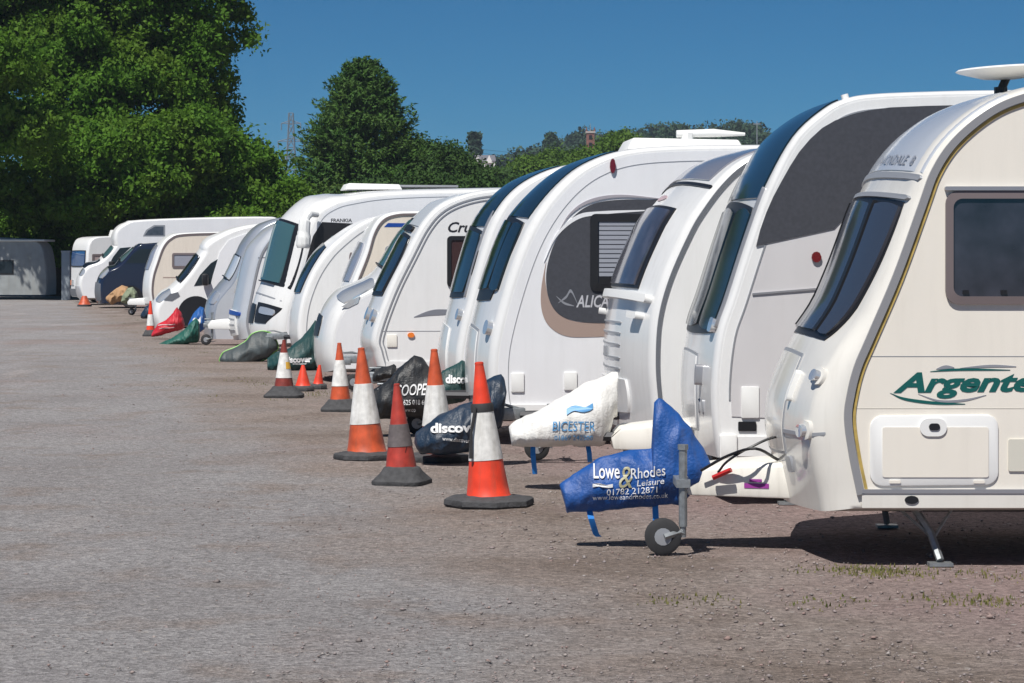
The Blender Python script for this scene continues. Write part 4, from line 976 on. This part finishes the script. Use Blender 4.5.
cone('short cone with clean white sleeve and thick black base, third from the camera side end', 340.5, 411, .75, -1, CO2, SLW, bw=.27, rb=.125, band=(.37, .75), nb=4, rot=48, sloped=True)
bpy.data.objects['traffic_cone.004']['label'] = 'short cone with clean white sleeve left of the tall white sleeved cones'
def ypatch(root, T, rad, H, b):
    vs = []; n = 6
    for j in range(n+1):
        for i in range(n+1):
            zz = .50*H+j/n*.12*H; aa = 4.3+i/n*1.0; r = rad((zz-b)/(H-b))+.007; vs.append(T @ Vector((r*math.cos(aa), r*math.sin(aa), zz)))
    MB().add(vs, [(j*(n+1)+i, j*(n+1)+i+1, (j+1)*(n+1)+i+1, (j+1)*(n+1)+i) for j in range(n) for i in range(n)]).build('yellow_patch', mat('yellow_tape', (.75,.42,.05), .5), root)
cone('short dark red cone with a yellow patch on its white sleeve', 284, 397, .69, 0, conem('dark_red_plastic', (.22,.035,.025), .3), SLW, bw=.29, rb=.13, band=(.34, .78), nb=4, rot=45, sloped=True, extra=ypatch)
cone('plain red cone stump without sleeve, left of a pair under the green hitch cover', 303, 391, .36, 0, CO, None, bw=.15, rb=.10, nb=8, top=.9)
cone('narrow red cone stump without sleeve, right of a pair under the green hitch cover', 318, 389, .34, 4, CO, None, bw=.12, rb=.07, nb=8, top=.9)
cone('red and white cone far down the row in front of the red hitch cover', 150.5, 336, .75, 0, CO, SLW, bw=.2, rb=.10, band=(.30, .62), nb=4, rot=45, sloped=True)
cone('small faded orange cone stump at the far end beside the silver bumper', 84.5, 297, .5, 0, CO2, None, bw=.25, rb=.22, nb=8, top=.7, d=88)

# steel post at the far end
tag(MB().box(-.16, .16, -.12, .12, 0, 1.9).box(-.18, .18, -.14, .14, 1.9, 1.95).build('fence_post', mat('pale_blue_grey_post', (.33,.38,.42), .7, var=.1), None, bevel=.01), 'pale blue grey square post standing between the shaded caravan and the boxy camper', 'post')
bpy.data.objects['fence_post'].location = (wx(66, 101), 101, 0)

#@@TREES
# ------------------------------------------------------------------ trees
def leaves(name, lobes, nclump, per, leaf, m, parent, sig=.35, org=(0,0,0), shell=(.72, 1.05), droop=0, flat=.7, orient=.6, cone_=None):
    L = np.array(lobes, float); area = L[:, 3]*L[:, 4]+L[:, 3]*L[:, 5]; pr = area/area.sum()
    k = rng.choice(len(L), nclump, p=pr); dv = rng.normal(size=(nclump, 3)); dv /= np.linalg.norm(dv, axis=1)[:, None]
    rr = shell[0]+(shell[1]-shell[0])*rng.random(nclump)**.6
    lum = 1+.10*np.sin(dv[:, 0]*7+k*1.3)*np.sin(dv[:, 2]*6+k)+.08*np.sin(dv[:, 1]*11+k*2)
    Cc = L[k, :3]+dv*L[k, 3:6]*(rr*lum)[:, None]
    sgc = sig*(.55+.9*rng.random(nclump))
    N = nclump*per
    P = np.repeat(Cc, per, 0)+np.clip(rng.normal(size=(N, 3)), -1.7, 1.7)*np.repeat(sgc, per)[:, None]*np.array([1, 1, flat])
    P[:, 2] -= droop*rng.random(N)
    out = np.repeat(dv, per, 0)+np.array([0, 0, .5])
    nn = out*orient+rng.normal(size=(N, 3))*.75; nn /= np.linalg.norm(nn, axis=1)[:, None]
    t = np.cross(nn, rng.normal(size=(N, 3))); t /= np.linalg.norm(t, axis=1)[:, None]; b = np.cross(nn, t)
    s = (leaf*(.55+.8*rng.random(N)))[:, None]
    keep = P[:, 2] > .15
    P, t, b, s, nn = P[keep], t[keep], b[keep], s[keep], nn[keep]; N = len(P)
    V = np.stack([P-t*s, P-b*s*.55+nn*s*.15, P+t*s, P+b*s*.55+nn*s*.15], 1).reshape(-1, 3)-np.array(org)
    return npmesh(name, V, np.arange(4*N).reshape(-1, 4), m, parent)
OAK = island_mat('oak_leaves', [(.05,.13,.012),(.085,.20,.016),(.12,.26,.022),(.075,.18,.016)], .75, .42, .5, (.12,.20,.02))
BUSH = island_mat('hedge_leaves', [(.03,.07,.012),(.065,.13,.018),(.095,.155,.028),(.05,.09,.015)], .6, .25, .5, (.12,.15,.03))
DARKB = island_mat('dark_hedge_leaves', [(.02,.055,.014),(.04,.09,.018),(.055,.115,.022)], .75, .25, .5, (.05,.10,.02))
CON = island_mat('conifer_needles', [(.03,.085,.014),(.05,.125,.018),(.07,.155,.022)], .65, .2, .7, (.07,.13,.02))
FARG = island_mat('bright_far_leaves', [(.06,.13,.012),(.085,.165,.018),(.11,.19,.022)], .7, .3, .08, (.06,.12,.015))
FARD = island_mat('dark_far_leaves', [(.022,.055,.028),(.035,.075,.034),(.05,.09,.04)], .7, .1, .03, (.03,.06,.035))
BARK = mat('bark', (.055,.045,.035), .9, var=.3, vscale=3, bump=.6, bscale=12)
def join_crown(root):
    a, b = [c for c in root.children if c.name.startswith('crown')]
    V = []
    for o in (a, b):
        v_ = np.empty(len(o.data.vertices)*3, np.float32); o.data.vertices.foreach_get('co', v_); V.append(v_.reshape(-1, 3))
    V = np.concatenate(V); m = a.data.materials[0]
    for o in (a, b): d_ = o.data; bpy.data.objects.remove(o); bpy.data.meshes.remove(d_)
    npmesh('crown', V, np.arange(len(V)).reshape(-1, 4), m, root)
def tree(name, label, d, px, lobes_px, nclump, per, leaf, m, tr=.4, th=5, limbs=6, sig=.4, group='trees behind the yard', shell=(.7, 1.05), trunk_px=None, flat=.7, sub=0):
    X = wx(trunk_px or px, d); root = empty(name, (X, d, 0)); tag(root, label, 'tree', group)
    lobes = []
    for (lx, ly, rx, rz, dy, ry) in lobes_px:
        dd = d+dy; lobes.append((wx(lx, dd), dd, wz(ly, dd), rx/F*dd, ry, rz/F*dd))
    cl = []
    for (a, b, c_, ra, rb, rc) in lobes:
        for q in range(sub):
            u = rng.normal(size=3); u /= np.linalg.norm(u)
            if u[1] > .5: u[1] *= -1
            f = .50+.10*rng.random(); g = .30+.16*rng.random()
            cl.append((a+u[0]*ra*(1.1-g), b+u[1]*rb*(1.1-g), c_+u[2]*rc*(1.1-g), ra*g, rb*g, rc*g*.8))
    if sub: leaves('crown', [l+() for l in lobes], int(nclump*.28), per, leaf, m, root, sig, (X, d, 0), (.2, .75), flat=flat); first = bpy.data.objects[-1] if 0 else root.children[-1]; leaves('crown', cl, int(nclump*.95), per, leaf, m, root, sig*.55, (X, d, 0), (.75, 1.05), flat=flat); join_crown(root)
    else: leaves('crown', lobes, nclump, per, leaf, m, root, sig, (X, d, 0), shell, flat=flat)
    t = MB(); t.tube([(0, 0, -.1), (0, 0, .4), (.05, .05, th*.5), (-.05, .1, th)], [tr*1.5, tr*1.1, tr*.9, tr*.7], 12)
    for k in range(min(limbs, len(lobes))):
        l_ = lobes[k*len(lobes)//limbs]; e = Vector((l_[0]-X, l_[1]-d, l_[2])); s_ = Vector((0, .05, th*(.75+.25*(k % 2))))
        t.tube(catmull([s_, s_.lerp(e, .35)+Vector((0, 0, .5)), s_.lerp(e, .7)+Vector((.2, .1, .2)), e], 4), [tr*.55*(1-.8*i/12)+.02 for i in range(13)], 7)
    t.build('trunk', BARK, root); return root
# the large oak at left
tree('oak_tree', 'large spreading oak filling the upper left, overhanging the shaded caravan', 112, 110,
     [(40,30,70,60,0,4.5),(120,-10,80,60,0,4.5),(185,20,52,55,0,4),(200,75,36,45,-1,3.2),(248,38,9,10,0,.9),(232,8,14,18,0,1.2),(150,90,75,60,-1,4.5),(60,110,70,60,-1.5,4.5),(-30,60,70,70,0,4.5),(-40,140,60,55,-1,4),
      (110,150,70,50,-5,4),(190,145,48,45,-4,3.5),(30,190,50,30,-6,3),(-40,205,50,30,-7,3),(150,185,40,30,-6,2.6),(90,205,40,24,-7,2.4),(205,110,30,30,0,3),(0,130,52,36,-10,3),(-45,90,50,40,-11,3),(-70,40,60,40,-12,3),(32,128,36,28,-11.5,2.6),(-10,62,50,30,-13,3),(100,40,80,60,0,5),(170,-50,70,50,0,5),(60,-60,80,50,0,5),(-20,-20,80,60,0,5)],  # forward lobes at the left edge added to shade the caravan below
     5200, 46, .115, OAK, tr=.45, th=5.5, limbs=14, sig=.42, trunk_px=60, shell=(.55, 1.06), sub=13)
tree('oak_tree', 'rounded lower oak sloping down to the right of the large oak', 111, 245,
     [(232,165,42,42,0,3.2),(256,180,34,38,0,3),(215,195,50,40,-1,3.2),(283,205,24,30,0,2.5),(250,215,50,28,-2,3),(195,225,45,28,-2,3)],
     2000, 44, .11, OAK, tr=.25, th=3, limbs=6, sig=.42, shell=(.5, 1.05), sub=11)
tree('oak_tree', 'dark understorey tree filling the gap beneath the large oak', 111, 130,
     [(100,215,45,32,0,3),(150,205,45,34,0,3),(60,230,40,26,0,3),(15,225,40,26,0,3),(180,185,40,36,0,3),(125,240,50,20,-3,2),(75,250,35,15,-2,2),(25,235,40,18,-1,2)],
     1900, 36, .12, OAK, tr=.2, th=3, limbs=6, sig=.42, shell=(.4, 1.05), sub=10)
# hedge bushes behind the vehicle roofs
hb = [(175,228,30,22),(212,222,30,22),(250,215,32,24),(290,212,30,24),(328,208,30,26),(385,200,34,24),(425,190,32,28),(462,195,30,22),(500,200,32,22),(540,205,34,22),(355,200,34,22),(135,240,34,18)]
desc = ['low round bush above the dark blue van roof','broad bush above the white coachbuilt motorhome','sunlit bush left of the large motorhome roof','olive bush at the curve of the large motorhome roof','bush just left of the dark conifer foot','bush at the right foot of the dark conifer','dense bush behind the television aerials','bush below the distant pale house','bush left of the nearest bright far tree','bush above the white sunroof caravan','bush directly beneath the dark conifer','bush behind the cream caravan roof']
for k, (px, py, rx, rz) in enumerate(hb):
    dd = 128+3*(k % 3); root = empty('hedge_bush', (wx(px, dd), dd, 0)); tag(root, desc[k], 'bush', 'bushes along the back of the yard')
    lb = []
    for q in range(5):
        lx = px+random.uniform(-.55, .55)*rx; ly = py+random.uniform(-.3, .5)*rz+(8 if q > 2 else 0)
        lb.append((wx(lx, dd), dd+random.uniform(-1.2, 1.2), wz(ly, dd), rx*.6/F*dd, 1.4, rz*.7/F*dd))
    lb.append((wx(px, dd), dd-.4, 1.1, rx*1.1/F*dd, 1.6, 1.5))
    leaves('foliage', lb, 440, 34, .11, DARKB if px > 340 else BUSH, root, .35, (wx(px, dd), dd, 0), (.5, 1.05))
    MB().tube([(0, 0, -.1), (.05, 0, .8), (-.1, .1, 1.8)], [.14, .1, .05], 8).tube([(.05, 0, .5), (.5, .1, 1.6)], [.08, .03], 6).tube([(.02, 0, .4), (-.6, 0, 1.5)], [.08, .03], 6).build('stem', BARK, root)
# conifer with a blunt twin top
def conifer(label, d, px, top, halfw, base, nclump=2600):
    X = wx(px, d); root = empty('conifer_tree', (X, d, 0)); tag(root, label, 'tree', 'trees behind the yard')
    zt, zb_, hw = wz(top, d), .3, halfw/F*d
    n = nclump; tt = rng.random(n)**.75; z = zb_+(zt-zb_)*(1-tt); a = rng.random(n)*6.283
    prof = np.clip(np.interp(tt, [0, .03, .1, .22, .4, .62, .85, 1], [.05, .15, .32, .52, .72, .88, 1.0, 1.0]), 0, 1)
    r = hw*prof*(.62+.42*rng.random(n))*(1+.16*np.sin(a*5+z*2.1)+.12*np.sin(z*4.4+a*2))
    cx = r*np.cos(a)+.5*np.sin(z*.6)*0; cy = r*np.sin(a)*.8
    per = 30; N = n*per
    dirv = np.stack([np.cos(a), np.sin(a), .55+0*a], 1)
    tpos = rng.random(N)[:, None]
    P = np.repeat(np.stack([cx, cy, z], 1), per, 0)+np.repeat(dirv, per, 0)*(tpos-.6)*1.15+rng.normal(size=(N, 3))*.17*(1.2-tpos)
    nn = rng.normal(size=(N, 3))+np.repeat(dirv, per, 0)*.4+np.array([0,0,.5]); nn /= np.linalg.norm(nn, axis=1)[:, None]
    t = np.repeat(dirv, per, 0)+rng.normal(size=(N, 3))*.5; t -= nn*(t*nn).sum(1)[:, None]; t /= np.linalg.norm(t, axis=1)[:, None]; b = np.cross(nn, t)
    s = (.15*(.6+.8*rng.random(N)))[:, None]
    V = np.stack([P-t*s, P-b*s*.3, P+t*s, P+b*s*.3], 1).reshape(-1, 3)
    npmesh('crown', V, np.arange(4*N).reshape(-1, 4), CON, root)
    MB().tube([(0, 0, -.1), (0, 0, zt*.5), (0, 0, zt*.93)], [.3, .2, .04], 10).build('trunk', BARK, root)
conifer('tall dark blunt-topped conifer rising alone against the sky', 150, 362, 60, 76, 200, 3800)
tree('broadleaf_tree', 'dark rounded tree immediately right of the tall conifer', 158, 435, [(425,165,26,24,0,2.5),(445,172,26,26,0,2.5),(470,185,26,20,0,2.5),(410,185,26,22,0,2.5),(455,200,40,18,-1,2)], 1500, 34, .12, DARKB, tr=.25, th=4, limbs=5, sig=.4, shell=(.5, 1.05))
# brighter trees further right, each its own crown
for k, (px, py, r, d, lb) in enumerate([(528,177,28,240,'bright green rounded tree above the sunroof caravan'),(558,168,26,250,'bright green tree left of the brick tower'),(586,166,24,245,'sunlit green tree at the foot of the brick tower'),(622,150,26,250,'domed light green tree right of the brick tower'),(660,163,26,262,'green tree behind the white roof aerial'),(700,161,24,270,'green tree between the white roof aerial and the thin mast'),(735,163,24,275,'green tree beneath the thin mast'),(766,164,20,280,'green tree touching the blue black sunroof'),(500,186,24,225,'lower green tree beside the distant pale house')]):
    tree('broadleaf_tree', lb, d, px, [(px-r*.4, py+3, r*.62, r*.6, 0, 3), (px+r*.4, py+4, r*.6, r*.55, 0, 3), (px, py-r*.15, r*.6, r*.55, 0, 3), (px, py+r*.9, r*1.1, r*.8, 0, 3), (px+r*.2, py+r*1.6, r, r*.8, 0, 3)], 900, 26, .17, FARG if k in (0,1,2,3) else DARKB, tr=.3, th=4, limbs=4, sig=.42, group='trees on the rise beyond the yard', shell=(.55, 1.02))

# ------------------------------------------------------------------ far hill, wood, houses, tower, mast, pylon
def hill_h(x, y):
    return 0
HM = mat('hill_grass', (.05,.09,.03), .95, var=.3, vscale=.02)
def hillh(px, d):     # crest height seen at that column
    c = interp([(380,230),(440,190),(470,172),(500,166),(530,160),(570,146),(600,140),(650,138),(700,136),(740,137),(780,142),(900,150),(1100,160)], px); return c
mb = MB(); cols = list(range(330, 1130, 20)); rows = [(520, .0), (600, .45), (700, .85), (800, 1.0), (1100, .9), (1600, .6)]
for d, k in rows:
    for px in cols:
        z = wz(hillh(px, 800)+20, 800)*k; mb.v.append((wx(px, 800), d, max(z, -.5) if k else -.5))
nc = len(cols)
for j in range(len(rows)-1):
    for i in range(nc-1): mb.f.append((j*nc+i, j*nc+i+1, (j+1)*nc+i+1, (j+1)*nc+i))
tag(mb.build('hills', HM, None, angle=180), kind='structure')
lb = []
for px in range(465, 1000, 9):
    for d, k in ((640, .55), (700, .85), (780, 1.0)):
        z = wz(hillh(px, 800)+20, 800)*k; rr = 4.0+random.uniform(-1.2, 2.4); lb.append((wx(px+random.uniform(-5, 5), 800), d, z+rr*.45, rr*1.1, rr, rr))
leafm = leaves('woodland', lb, 14000, 18, .6, FARD, None, .9, (0, 0, 0), (.7, 1.05))
tag(leafm, 'dark bluish wooded ridge on the skyline', 'woodland', kind='stuff')
conm = FARD
def cypress(px, top, base, hw, d, lab):
    X = wx(px, d); root = empty('cypress_tree', (X, d, 0)); tag(root, lab, 'tree', 'pointed trees on the ridge')
    zb_, zt = wz(base, d), wz(top, d); h = zt-zb_
    lobes = [(X, d, zb_+h*(.1+.2*k), hw/F*d*(1-.17*k), hw/F*d*(1-.17*k), h*.16) for k in range(5)]
    leaves('crown', lobes, 260, 14, .7, FARD, root, .5, (X, d, 0), (.4, 1.0)); MB().tube([(0, 0, 0), (0, 0, zb_), (0, 0, zt-h*.2)], [.5, .5, .1], 8).build('trunk', BARK, root)
cypress(475, 136, 166, 4, 560, 'slim pointed tree on the ridge above the pale house')
cypress(551, 135, 152, 5, 620, 'pointed tree on the ridge left of the brick tower')
# pale houses
hr = empty('distant_house', (wx(485, 520), 520, 0)); tag(hr, 'pale gabled house among trees below the slim pointed tree', 'house')
zh0, zh1 = wz(169, 520), wz(161, 520); hw = 10/F*520
HWM = mat('pale_render', (.75,.73,.70), .8); HRM = mat('slate_roof', (.14,.14,.16), .8)
MB().box(-hw, hw, 0, 5, 0, zh1).build('wall', HWM, hr, smooth=False)
MB().add([(-hw-.2,-.3,zh1),(hw+.2,-.3,zh1),(hw+.2,5.3,zh1),(-hw-.2,5.3,zh1),(-hw,2.5,zh1+1.3),(hw,2.5,zh1+1.3)], [(0,1,5,4),(2,3,4,5),(0,4,3),(1,2,5),(0,3,2,1)]).build('roof', HRM, hr, smooth=False)
for gx in (-.6, .35):
    g = gx*hw*1.2; MB().add([(g-.7,-.9,zh1-.4),(g+.7,-.9,zh1-.4),(g,-.9,zh1+1.2),(g-.7,.8,zh1-.4),(g+.7,.8,zh1-.4),(g,1.5,zh1+1.2)], [(0,1,2),(0,2,5,3),(1,4,5,2),(3,5,4),(0,3,4,1)]).build('gable', HWM, hr, smooth=False)
for gx in (-.7, -.2, .3, .7): MB().box(gx*hw-.25, gx*hw+.25, -.06, .02, zh1-1.5, zh1-.7).build('window', GLASS, hr, smooth=False)
# brick tower
tr_ = empty('brick_tower', (wx(590.5, 480), 480, 0)); tag(tr_, 'slim reddish brick tower with spike rising above the green trees', 'tower')
z1 = wz(133, 480); BR = mat('red_brick', (.22,.10,.08), .85, var=.3, vscale=2)
MB().box(-.75, .75, 0, 1.5, 0, z1).build('shaft', BR, tr_, smooth=False)
MB().box(-.9, .9, -.15, 1.65, z1, z1+.35).build('parapet', mat('pale_stone', (.4,.36,.33), .8), tr_, smooth=False)
for sx in (-.75, .75): MB().lathe([(.18, z1+.35), (.15, z1+.7), (.01, z1+1.2)], Matrix.Translation((sx, 0, 0)), 6).build('pinnacle', BR, tr_)
MB().tube([(0, .7, z1+.3), (0, .7, z1+1.9)], [.09, .03], 6).build('spike', GREY, tr_)
for zz in (z1-1.2, z1-2.6): MB().box(-.3, .3, -.05, .02, zz, zz+.8).build('window', BLACK, tr_, smooth=False)
ms = MB().tube([(0,0,0),(0,0,wz(121,600))], [.22,.10], 6).box(-.9,.9,-.05,.05,wz(124,600)-.1,wz(124,600)+.1).build('radio_mast', GREY, None)
ms.location = (wx(757, 600), 600, 0); tag(ms, 'thin radio mast on the ridge above the dark sunroof', 'mast')
# pylon
def pylon(px, d, top):
    PM = mat('pylon_steel', (.16,.20,.24), .7); root = empty('electricity_pylon', (wx(px, d), d, 0)); tag(root, 'lattice electricity pylon seen between the oak and the tall conifer', 'pylon')
    H = wz(top, d); t = MB(); r = .2
    def hw(z): return 3.6*(1-z/H)**1.3+.8
    zs = [H*k/13 for k in range(14)]
    for sx in (-1, 1):
        for sy in (-1, 1): t.tube([(sx*hw(z), sy*hw(z), z) for z in zs], r, 4)
    for i in range(13):
        a, b = zs[i], zs[i+1]
        for sy in (-1, 1):
            t.tube([(-hw(a), sy*hw(a), a), (hw(b), sy*hw(b), b)], .11, 4); t.tube([(hw(a), sy*hw(a), a), (-hw(b), sy*hw(b), b)], .11, 4); t.tube([(-hw(b), sy*hw(b), b), (hw(b), sy*hw(b), b)], .11, 4)
    t.build('lattice', PM, root)
    for z, l_ in ((H*.93, 3.6), (H*.81, 4.8), (H*.69, 4.0)):
        MB().tube([(-l_, 0, z), (0, 0, z+1.2), (l_, 0, z)], .16, 4).tube([(-l_, 0, z), (l_, 0, z)], .16, 4).build('cross_arm', PM, root)
        for sx in (-1, 1): MB().tube([(sx*l_, 0, z), (sx*l_, 0, z-2.5)], .2, 5).build('insulator', PM, root)
pylon(291, 950, 113)
wl = MB()
for z in (wz(118, 950), wz(122, 950)):
    wl.tube([(wx(291, 950)+5.5, 950, z-4)]+[(wx(291, 950)+5.5+k*20, 950+k*6, z-4-14*math.sin(math.pi*k/20)) for k in range(1, 21)], .05, 4)
tag(wl.build('power_line', BLACK, None), 'thin overhead power lines running right from the pylon', 'power line')

# ------------------------------------------------------------------ air
hz = MB().box(-900, 900, -60, 1700, -1.5, 75).build('haze', MATS['bark'], None, smooth=False)
hm = bpy.data.materials.new('haze_air'); hm.use_nodes = True; hn = hm.node_tree.nodes; hn.remove(hn['Principled BSDF'])
pv = hn.new('ShaderNodeVolumePrincipled'); pv.inputs['Color'].default_value = (.75, .86, 1, 1); pv.inputs['Density'].default_value = .00022; pv.inputs['Anisotropy'].default_value = .2
hm.node_tree.links.new(pv.outputs[0], hn['Material Output'].inputs['Volume']); hz.data.materials[0] = hm
tag(hz, kind='stuff', label='thin pale summer haze in the air')
